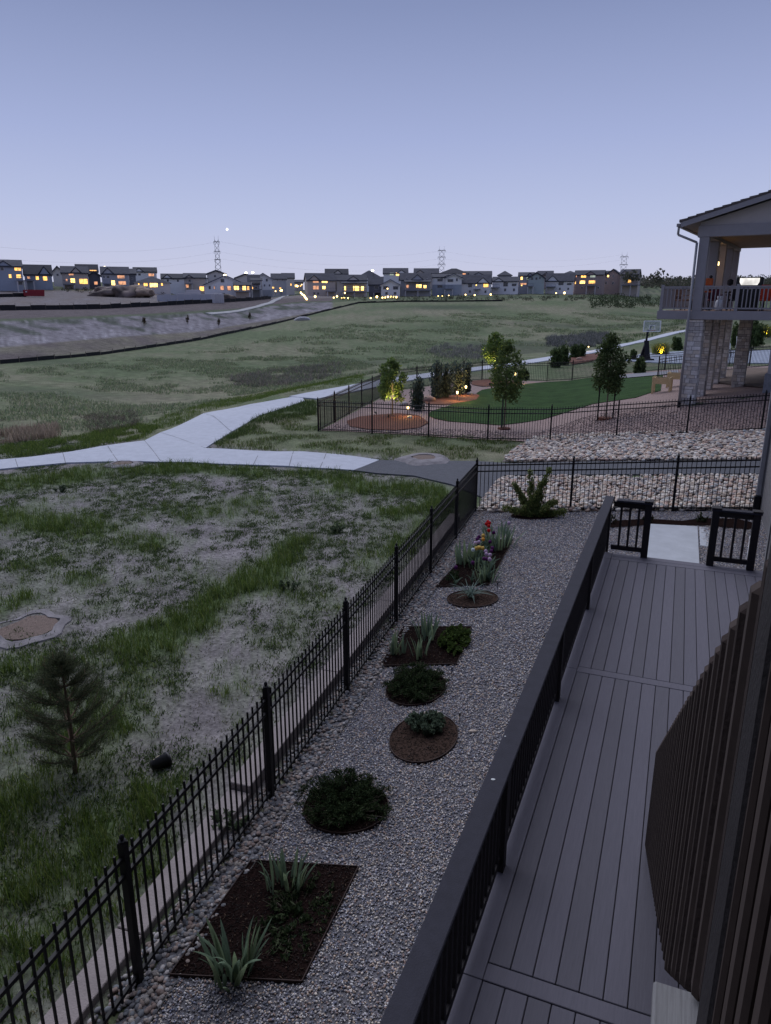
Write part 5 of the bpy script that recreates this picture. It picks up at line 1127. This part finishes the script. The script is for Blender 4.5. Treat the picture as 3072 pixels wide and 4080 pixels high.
H('long cream house with a full width balcony and yellow ground floor', 1342, 1462, 1096, 1118, 1190, 270, 'side', 'cream', [(1376,1149,9,18,2),(1420,1149,26,20,2),(1445,1149,14,18,2),(1370,1122,7,11,0),(1411,1122,6,11,0),(1427,1122,6,11,0),(1453,1122,6,11,0)], [(1362,1458,1162,1)], rot=.08, group=GR)
H('hipped roof house with a tiny white dormer under a street lamp', 1422, 1520, 1076, 1106, 1150, 325, 'hip', 'white', [], group=GR)
H('grey roofed house with a staircase left of the white gable', 1470, 1525, 1104, 1134, 1186, 275, 'side', 'dark', [(1500,1146,18,14,0)], [(1488,1520,1163,0)], group=GR)
H('small white gabled house with a porch lamp and garden lights below', 1519, 1592, 1116, 1136, 1184, 270, 'front', 'white', [(1537,1146,20,13,0),(1576,1147,20,13,0),(1540,1169,10,11,0),(1574,1169,10,11,0)], group=GR)
H('white gabled house high behind the row with a bright yellow window', 1528, 1624, 1069, 1090, 1150, 325, 'side', 'white', [(1561,1092,18,12,4),(1584,1093,15,14,2)], group=GR)
H('dark house with a covered porch and a bright triple window', 1596, 1716, 1089, 1116, 1180, 275, 'side', 'grey', [(1669,1140,24,15,2),(1693,1142,14,13,2),(1624,1141,12,14,3),(1621,1115,10,10,0),(1662,1115,7,10,0),(1676,1115,7,10,0),(1700,1115,7,10,0)], [(1612,1714,1156,1)], rot=.06, group=GR)
H('house with paired gables behind the triple window house', 1650, 1746, 1070, 1090, 1150, 330, 'side', 'tan', [(1672,1096,8,6,0),(1703,1092,8,9,0)], group=GR)
H('two tone house, white above dark grey, right of the second pylon', 1722, 1836, 1093, 1106, 1180, 278, 'side', 'white', [(1752,1116,20,10,0),(1793,1117,20,11,0),(1819,1115,7,11,0),(1752,1141,20,11,0),(1819,1143,7,10,0)], lower=('blue', 1134), deck=[(1770,1804,1150,0)], group=GR)
H('gabled wing at the right of the two tone house', 1774, 1838, 1093, 1109, 1180, 276, 'front', 'white', [(1793,1118,22,11,0),(1819,1115,7,11,0)], lower=('blue', 1134), group=GR, depth=6)
H('dark hipped house on the skyline right of the second pylon', 1752, 1862, 1068, 1088, 1150, 335, 'hip', 'grey', [(1848,1092,14,8,3)], rd=RCd, group=GR)
H('white house with a dormer and a lit window above a garage', 1838, 1952, 1096, 1128, 1178, 285, 'side', 'white', [(1872,1138,16,13,0),(1897,1136,7,7,2),(1935,1138,22,14,1),(1872,1162,8,10,0),(1934,1162,8,10,0)], [(1888,1914,1152,0)], rot=-.05, group=GR)
H('grey roofed house on the skyline behind the dormer house', 1842, 1956, 1081, 1096, 1150, 335, 'side', 'grey', [], group=GR)
H('white house with four dark windows and a side stair', 1960, 2062, 1104, 1122, 1172, 292, 'side', 'white', [(2013,1133,18,16,0),(2047,1135,18,10,0),(2012,1155,8,11,0),(2047,1155,8,11,0)], [(1958,1990,1145,0)], rot=-.05, group=GR)
H('dark peaked house on the skyline behind the four window house', 1982, 2036, 1078, 1096, 1150, 345, 'hip', 'dark', [], group=GR)
H('grey green house with one yellow upper window', 2064, 2124, 1086, 1100, 1170, 298, 'side', 'grey', [(2076,1109,10,13,2),(2077,1137,7,6,2),(2100,1110,12,11,4),(2084,1131,26,8,3)], [(2100,2124,1140,0)], group=GR)
H('pale green gabled house beside the yellow windowed one', 2102, 2166, 1086, 1108, 1170, 297, 'front', 'green', [(2117,1110,9,10,0),(2148,1108,6,9,0),(2134,1110,8,10,0)], group=GR)
H('white house with a dormer and an outdoor stair, right of the green gable', 2172, 2282, 1090, 1120, 1164, 305, 'side', 'white', [(2233,1129,20,14,0),(2266,1132,18,8,0),(2230,1151,7,9,0),(2263,1151,7,9,0)], [(2176,2214,1142,0)], rot=-.05, group=GR)
H('brown roofed house on the skyline behind the outdoor stair house', 2140, 2200, 1080, 1096, 1150, 350, 'side', 'red', [], group=GR)
H('reddish house with wide amber windows on two floors', 2284, 2400, 1078, 1096, 1164, 315, 'side', 'red', [(2321,1101,22,12,1),(2318,1124,23,13,2),(2356,1124,28,14,1),(2358,1101,22,11,4),(2290,1126,6,12,1),(2292,1101,5,8,3),(2318,1146,10,8,0),(2383,1146,10,9,0)], [(2336,2374,1138,0)], rot=-.08, group=GR)
H('small peaked roof on the skyline left of the reddish house', 2236, 2300, 1078, 1092, 1150, 350, 'hip', 'grey', [], group=GR)
H('dark brown gabled house near the right end of the ridge row', 2404, 2470, 1074, 1098, 1164, 330, 'front', 'red', [(2418,1100,9,9,2),(2438,1100,6,9,0),(2412,1128,8,10,0),(2440,1128,8,10,0)], rot=-.1, group=GR)
H('last house of the row with a covered deck and a yellow triple window', 2466, 2538, 1074, 1094, 1162, 328, 'side', 'tan', [(2506,1120,18,14,1),(2486,1098,7,9,0),(2522,1100,7,9,0)], [(2476,2550,1135,1)], rot=-.1, group=GR)
H('low dark house on the skyline with a white street lamp before it', 2372, 2440, 1080, 1096, 1150, 360, 'side', 'dark', [], group=GR)
# street lamps, garden lights
sl_m = emat('street_lamp_glow', (1.0, .82, .55), 12.0); gl_m = emat('garden_glow', (1.0, .66, .22), 9.0)
def slamp(u, v, vb, d, label, r=.55, m=sl_m):
    p = at_dist(u, v, d); b_ = at_dist(u, vb, d); t = empty('street_lamp', b_, 0, label, 'street lamp', 'lit street lamps among the far houses'); h = p.z-b_.z
    MB().tube((0, 0, -2), (0, .9, h+.3), .09, .06, 6).build('pole', fm, t); MB().lathe([(r*.4, -r*.7), (r, -r*.2), (r, r*.4), (r*.3, r*.8)], (0, 0, h), 10).build('lamp_head', m, t, True)
for a in [(424,1066,1130,262,'street lamp glowing over the pink windowed house on the left'),(899,1097,1150,268,'lamp glowing at the peak of the big white gabled house'),(983,1088,1150,310,'left of the two street lamps above the cream house'),(1010,1086,1150,312,'right of the two street lamps above the cream house'),(1485,1078,1150,300,'street lamp glowing over the hipped roof in the right row'),(2382,1081,1150,325,'white street lamp over the skyline near the right end of the row'),(1118,1108,1160,330,'faint street lamp above the roofs by the hill path')]: slamp(*a, r=.2 if a[0] == 1118 else .5)
def glight(u, v, d, r, label, m=gl_m, group='garden lights glowing below the far houses'):
    p = at_dist(u, v, d); r *= .72
    if p.z-r < gz(p.x, p.y): p = gp(u, v+1.5)+Vector((0, 0, r*1.3))
    t = empty('garden_light', p, 0, label, 'garden light', group); MB().lathe([(r*.3, -r), (r, -r*.4), (r, r*.5), (r*.2, r)], n=8).build('glass', m, t, True); MB().tube((0, 0, -r), (0, 0, -r-1.2), .05, n=5).build('pole', fm, t)
gs = [(1544,1150,265,.3),(1256,1186,262,.45),(1330,1188,262,.3),(1343,1184,262,.4),(1362,1190,258,.3),(1372,1189,258,.3),(1387,1191,258,.35),(1477,1190,262,.3),(1502,1187,262,.5),(1524,1189,262,.35),(1534,1188,262,.35),(1546,1186,262,.4),(1558,1186,262,.4),(1568,1186,262,.4),(1579,1187,262,.4),(1746,1180,268,.2),(1762,1180,268,.2),(1788,1178,268,.2),(1855,1174,275,.3),(1891,1178,275,.35),(1955,1176,275,.4),(2216,1168,290,.3),(2249,1167,290,.55),(1202,1134,300,.25),(1374,1167,262,.35),(1185,1140,300,.5),(1118,1158,280,.35),(1122,1157,280,.5),(1098,1160,280,.3)]
for i, (u, v, d, r) in enumerate(gs): glight(u, v, d, r, 'amber garden light, %s from the left below the far houses' % ['one','two','three','four','five','six','seven','eight','nine','ten','eleven','twelve','thirteen','fourteen','fifteen','sixteen','seventeen','eighteen','nineteen','twenty','twenty one','twenty two','twenty three','twenty four','twenty five','twenty six','twenty seven','twenty eight','twenty nine'][sorted(gs).index((u, v, d, r))])
for i, t_ in enumerate(np.linspace(0, 1, 12)):
    glight(1198+26*t_+rnd.uniform(-2, 2), 1165+30*t_, 262-4*t_, .32, 'string light by the tall lit house, %s' % ['lowest at the top','second','third','fourth','fifth','sixth','seventh','eighth','ninth','tenth','eleventh','last at the bottom'][i], group='string lights running down beside the tall lit house')
# pylons and wires
stl = mat('galvanised_steel', (.2, .2, .23), .6, .1)
def pylon(u, vt, vb, wt, wb, d, label, arms, two=True):
    b_ = at_dist(u, vb, d); top = at_dist(u, vt, d); h = top.z-b_.z; k = d/FPX*1.03
    t = empty('pylon', b_, math.atan2(-b_.x, b_.y), label, 'pylon', 'power pylons on the skyline'); wt, wb = wt*k/2, wb*k/2; r = .2
    def wz(z): f = z/h; return wb+(wt-wb)*min(1, f/.62)
    lg = MB()
    for sx_ in (-1, 1):
        for sy in (-1, 1): lg.tube((sx_*wb, sy*wb, -30), (sx_*wt, sy*wt, h*.62), r*1.2, r, 4).tube((sx_*wt, sy*wt, h*.62), (sx_*wt*.95, sy*wt, h*.95), r, r*.8, 4); 
    lg.tube((-wt*.9, 0, h*.93), (-wt*1.0, 0, h*1.03), r*.8, r*.3, 4).tube((wt*.9, 0, h*.93), (wt*1.0, 0, h*1.03), r*.8, r*.3, 4); lg.build('leg', stl, t)
    br = MB(); n_ = 9
    for i in range(n_):
        z0, z1 = h*.95*i/n_, h*.95*(i+1)/n_
        for sy in (-1, 1):
            a, c = wz(z0), wz(z1); br.tube((-a, sy*a, z0), (c, sy*c, z1), r*.55, n=4).tube((a, sy*a, z0), (-c, sy*c, z1), r*.55, n=4)
    br.build('bracing', stl, t)
    for z in arms:
        zz_ = h*z; MB().box((0, 0, zz_), (wt*3.0, wt*.8, .5)).tube((-wt*1.5, 0, zz_-2.2), (-wt*1.5, 0, zz_), .18, n=4).tube((wt*1.5, 0, zz_-2.2), (wt*1.5, 0, zz_), .18, n=4).build('crossarm', stl, t)
    return t, b_, h
py1 = pylon(874, 945, 1150, 14, 40, 700, 'tall lattice pylon at the left, under the bright dot in the sky', (.91, .73, .57))
py2 = pylon(1757, 985, 1160, 18, 24, 850, 'lattice pylon in the middle of the skyline behind the houses', (.93, .78, .62))
py3 = pylon(2476, 1008, 1160, 18, 22, 1050, 'faint lattice pylon at the right of the skyline', (.9, .7, .5))
wires = [((-400, 935), (874, 962)), ((-400, 985), (874, 1003)), ((-400, 1012), (874, 1030)), ((874, 962), (1757, 1000)), ((874, 1003), (1757, 1030)), ((874, 1030), (1757, 1052)), ((1757, 1000), (2476, 1015)), ((1757, 1030), (2476, 1035))]
for i, (a, b_) in enumerate(wires):
    dd = {-400: 520, 874: 700, 1757: 850, 2476: 1050}; A_, B_ = at_dist(a[0], a[1], dd[a[0]]), at_dist(b_[0], b_[1], dd[b_[0]])
    pts = [A_.lerp(B_, t_)-Vector((0, 0, 4*9*t_*(1-t_))) for t_ in np.linspace(0, 1, 13)]
    tag(MB().path(pts, [.035]*13, 4).build('power_line', mat('wire', (.12, .12, .16))), ['topmost wire left of the left pylon','middle wire left of the left pylon','lowest wire left of the left pylon','topmost wire between the left and middle pylons','middle wire between the left and middle pylons','lowest wire between the left and middle pylons','upper wire between the middle and right pylons','lower wire between the middle and right pylons'][i], 'power line', 'power lines between the pylons')
o = MB().lathe([(.3, -2.2), (1.6, -.8), (1.6, .8), (.3, 2.2)], n=14).build('sky_light', emat('planet_glow', (1, .98, .9), 6), None, True); o.location = at_dist(905, 914, 1400); o.rotation_euler = (.3, .5, 0); tag(o, 'tiny bright white light high in the sky above the left pylon', 'light')
# ------------------------------------------------------------------ mid distance: silt fences, building site, hill path
blackf = mat('silt_fabric', (.018, .018, .02), .8, .3, 3)
def rowpath(ri, ulist, off=0):
    A, D, Z = RT[ri]; r = []
    for u, v in ulist:
        p = gp(u, v); r.append(p)
    return r
def siltfence(pts, h, label, lean=0):
    q = []
    for a, b_ in zip(pts[:-1], pts[1:]):
        n_ = max(1, int((b_-a).length/2.5))
        for i in range(n_): c = a.lerp(b_, i/n_); q.append(Vector((c.x, c.y, gz(c.x, c.y))))
    c = pts[-1]; q.append(Vector((c.x, c.y, gz(c.x, c.y)))); o0 = q[0]
    t = empty('silt_fence', o0, 0, label, 'silt fence'); mb = MB(); ps = MB()
    for i in range(len(q)-1):
        a, b_ = q[i]-o0, q[i+1]-o0; h0, h1 = h*(.8+.3*rnd.random()), h*(.8+.3*rnd.random()); mb.beam(a+Vector((0, 0, h0/2-.05)), b_+Vector((0, 0, h0/2-.05)), .05, h0); ps.tube(a-Vector((0, 0, .1)), a+Vector((0, 0, h*1.3)), .04, n=4)
    mb.build('fabric', blackf, t); ps.build('stakes', mat('stake_wood', (.2, .16, .12)), t)
def PX(l_): return [gp(u, v) for u, v in l_]
siltfence([at_dist(u, v, d) for u, v, d in ROWS[2][1:9]], .45, 'long black silt fence curving up the meadow edge to the ridge')
siltfence([at_dist(u, v, d) for u, v, d in [(0,1237,145),(400,1231,155),(800,1209,175),(1000,1198,195),(1080,1190,210)]], .9, 'straight black silt fence along the foot of the building site')
siltfence(PX([(-200, 1185), (0, 1184), (105, 1182)]), 1.0, 'short black silt fence left of the red barrier on the building site')
hp = [gp(*q) for q in ((830,1251),(900,1246),(960,1238),(1020,1224),(1075,1209),(1090,1200),(1110,1192),(1128,1182),(1145,1176),(1180,1171))]
hill = drape('hill_path', strip([(p.x, p.y) for p in hp], 1.2), .12, mat('worn_path', (.33, .33, .34), .9, .2, .5), 2, thick=.2)
# culvert mound
p = gp(1205, 1276); o = MB().prism([(-4, 0), (4, -.1), (3, 1.0), (1.6, 1.5), (-1.2, 1.5), (-3, .8)], -.6, .6, 'y').build('culvert_headwall', mat('pale_riprap', (.5, .48, .5), .9, .3, 1.2, .8, 3), bevel=.25); o.location = p; o.scale = (.45, .5, .5); o.rotation_euler = (.5, 0, math.atan2(-p.x, p.y)); tag(o, 'pale stone culvert headwall at the foot of the grey bank', 'culvert')
# red barrier and site objects
redm = mat('site_red', (.25, .02, .03), .6, .15); p = at_dist(137, 1180, 207); a = math.atan2(-p.x, p.y)
t = empty('red_dumpster', p, a, 'red construction container on the building site at the left', 'container')
MB().prism([(-2.3, 0), (2.3, 0), (2.45, 1.5), (-2.45, 1.5)], 0, 1.6, 'y').build('body', redm, t, bevel=.05)
for i in range(9): MB().b2(-2.24+i*.56-.05, -2.24+i*.56+.05, -.1, -.005, .05, 1.45).build('rib', redm, t)
MB().b2(-1.9, -1.5, -.13, -.115, .9, 1.2).build('sticker', TRW, t)
for i, (u, v, d, s_, col, lb) in enumerate([(420,1166,215,2.2,(.16,.13,.12),'brown spoil heap at the left of the rubble on the building site'),(445,1168,214,3.0,(.14,.11,.1),'wide brown spoil heap in the middle of the building site'),(495,1167,214,3.4,(.11,.085,.08),'dark spoil heap on the building site below the pink windows'),(545,1164,214,2.6,(.2,.15,.12),'tan spoil heap at the right end of the rubble'),(880,1192,222,2.4,(.1,.08,.07),'brown soil heap in front of the big white house'),(470,1170,212,.9,(.35,.3,.28),'pale boulder among the spoil heaps')]):
    p = at_dist(u, v, d); Vb, Fb = ico(3, 60+i, .35, (1.7, 1, .62)); m_ = npmesh('mound', Vb*s_, Fb, pal(len(Vb), [col, tuple(c*.6 for c in col), tuple(min(1, c*1.7) for c in col)], .3), VM, True); o = inst('spoil_heap', m_, None, p, (0, 0, i)); tag(o, lb, 'heap')
for i, (u0, u1, v0, v1, d, m_, nm, cat, lb) in enumerate([
  (705,800,1166,1184,224,TRW,'panel_fence','fence','pale panel fence at the left of the blue grey retaining wall'),(740,800,1154,1166,232,TRW,'white_trailer','trailer','low white trailer beside the retaining wall'),(635,690,1176,1186,214,TRW,'white_board','board','white board lying on the building site near the hipped house'),(800,900,1170,1182,228,TRW,'white_sheeting','sheeting','white sheeting in front of the big white gabled house')]):
    p = at_dist((u0+u1)/2, v1, d); w = (at_dist(u1, v1, d)-at_dist(u0, v1, d)).length; h = at_dist(u0, v0, d).z-at_dist(u0, v1, d).z
    o = MB().prism([(-w/2, -.6), (w/2, -.6), (w/2, h*.9), (w*.3, h), (-w*.3, h*.95), (-w/2, h*.8)], 0, .6, 'y').build(nm, m_, bevel=.04); o.location = p; o.rotation_euler = (0, 0, math.atan2(-p.x, p.y)); tag(o, lb, cat)
p = gp(750, 1204); w = (at_dist(870, 1199, 200)-at_dist(640, 1199, 200)).length; t = empty('retaining_wall', p, math.atan2(-p.x, p.y), 'long blue grey retaining wall below the white sheeting', 'wall')
for i in range(9): MB().b2(-w/2+i*w/9, -w/2+(i+1)*w/9-.06, 0, .4, -1.0, 1.7+.12*(i % 2)).build('panel', WC['grey'], t)
for i in range(5):
    p = gp(850+9*i, 1207); o = MB().b2(-.42, .42, -.15, .15, -.2, 2.1).build('white_bollard', TRW, bevel=.08); o.location = p; o.rotation_euler = (0, 0, .5); tag(o, '%s of the five white markers standing by the dark retaining wall' % ['leftmost', 'second from the left', 'middle', 'second from the right', 'rightmost'][i], 'marker', 'white markers in a row')
for i, (u, v, lb) in enumerate([(748,1290,'young planted tree on the grey bank, leftmost of three'),(872,1300,'young planted tree on the grey bank, middle of three'),(995,1275,'young planted tree on the grey bank, rightmost of three'),(575,1300,'small dark bush on the grey bank at the left')]):
    p = gp(u, v); t = empty('bank_shrub', p, 0, lb, 'shrub'); MB().tube((0, 0, 0), (0, 0, 1.0), .05, .02, 5).build('stem', barkm, t); leafcloud('foliage', [((0, 0, .7), (.35, .35, .5)), ((.1, 0, 1.1), (.22, .22, .4))], 220, .14, [(.1,.07,.05),(.07,.07,.04)], t, 1.6, .5, .1)
# dark planted bushes on the meadow ridge and scrub on the hill at the right
def farscrub(name, px, n_, hmin, hmax, cs, label, cat, dens=26, size=.55, kind='stuff'):
    bl = []
    for _ in range(n_):
        u, v = rnd.uniform(px[0], px[1]), rnd.uniform(px[2], px[3]); p = gp(u, v); h = rnd.uniform(hmin, hmax); bl.append((p+Vector((0, 0, h*.4)), (h*rnd.uniform(.5, .9), h*rnd.uniform(.5, .9), h*.6)))
    o = leafcloud(name, bl, n_*dens, size, cs, None, 1.2, .2, .2); return tag(o, label, cat, kind=kind)
farscrub('hill_scrub', (2480, 3200, 1119, 1150), 620, 2.2, 5.0, [(.06,.07,.05),(.09,.09,.065),(.12,.11,.09)], 'dark scrub oak covering the distant hill at the right', 'scrub', 24, 1.0)
farscrub('ridge_bushes', (1350, 2560, 1186, 1200), 170, .4, 1.3, [(.04,.055,.035),(.07,.08,.05),(.12,.11,.08)], 'small dark bushes dotted below the row of houses', 'bushes', 40, .22)
farscrub('valley_bushes', (2350, 2680, 1182, 1228), 120, .8, 2.2, [(.04,.055,.03),(.06,.08,.04)], 'dark green bushes in the hollow behind the ridge at the right', 'bushes', 50, .3)
farscrub('yard_bushes', (240, 1010, 1150, 1176), 60, .6, 1.4, [(.05,.06,.04),(.1,.08,.06)], 'small bushes in the yards above the building site', 'bushes', 40, .25)
# slope beyond the neighbour porch: trees and shrubs
for i, (u, v, w, h, lb) in enumerate([(2985,1392,60,110,'dark evergreen tree beyond the neighbour porch columns'),(2930,1385,45,90,'dark shrub between the porch columns'),(3020,1380,40,80,'evergreen shrub right of the porch chair'),(2700,1395,50,45,'round shrub beside the lit grass behind the hoop')]):
    ushrub((u-1200)*1.1107, (v-1300)*1.1107, w, h*1.1107, lb, DT, n_=1200, ls=.22, name='evergreen_shrub')

for x, y, a, lb in [(-.93, 4.35, .3, 'small pale bird dropping on the flat railing cap in the foreground'), (-.97, 4.9, 1.2, 'tiny pale speck on the outer edge of the railing cap')]:
    o = MB().lathe([(.012, 0), (.016, .002), (.006, .004)], n=9).build('bird_dropping', mat('chalk_white', (.55, .58, .6))); X_, Y_2 = dk2w(x, y); o.location = (X_, Y_2, ZD+.9705); o.rotation_euler = (0, 0, a); o.scale = (1 if a < 1 else .5, .7 if a < 1 else .4, 1); tag(o, lb, 'dropping')
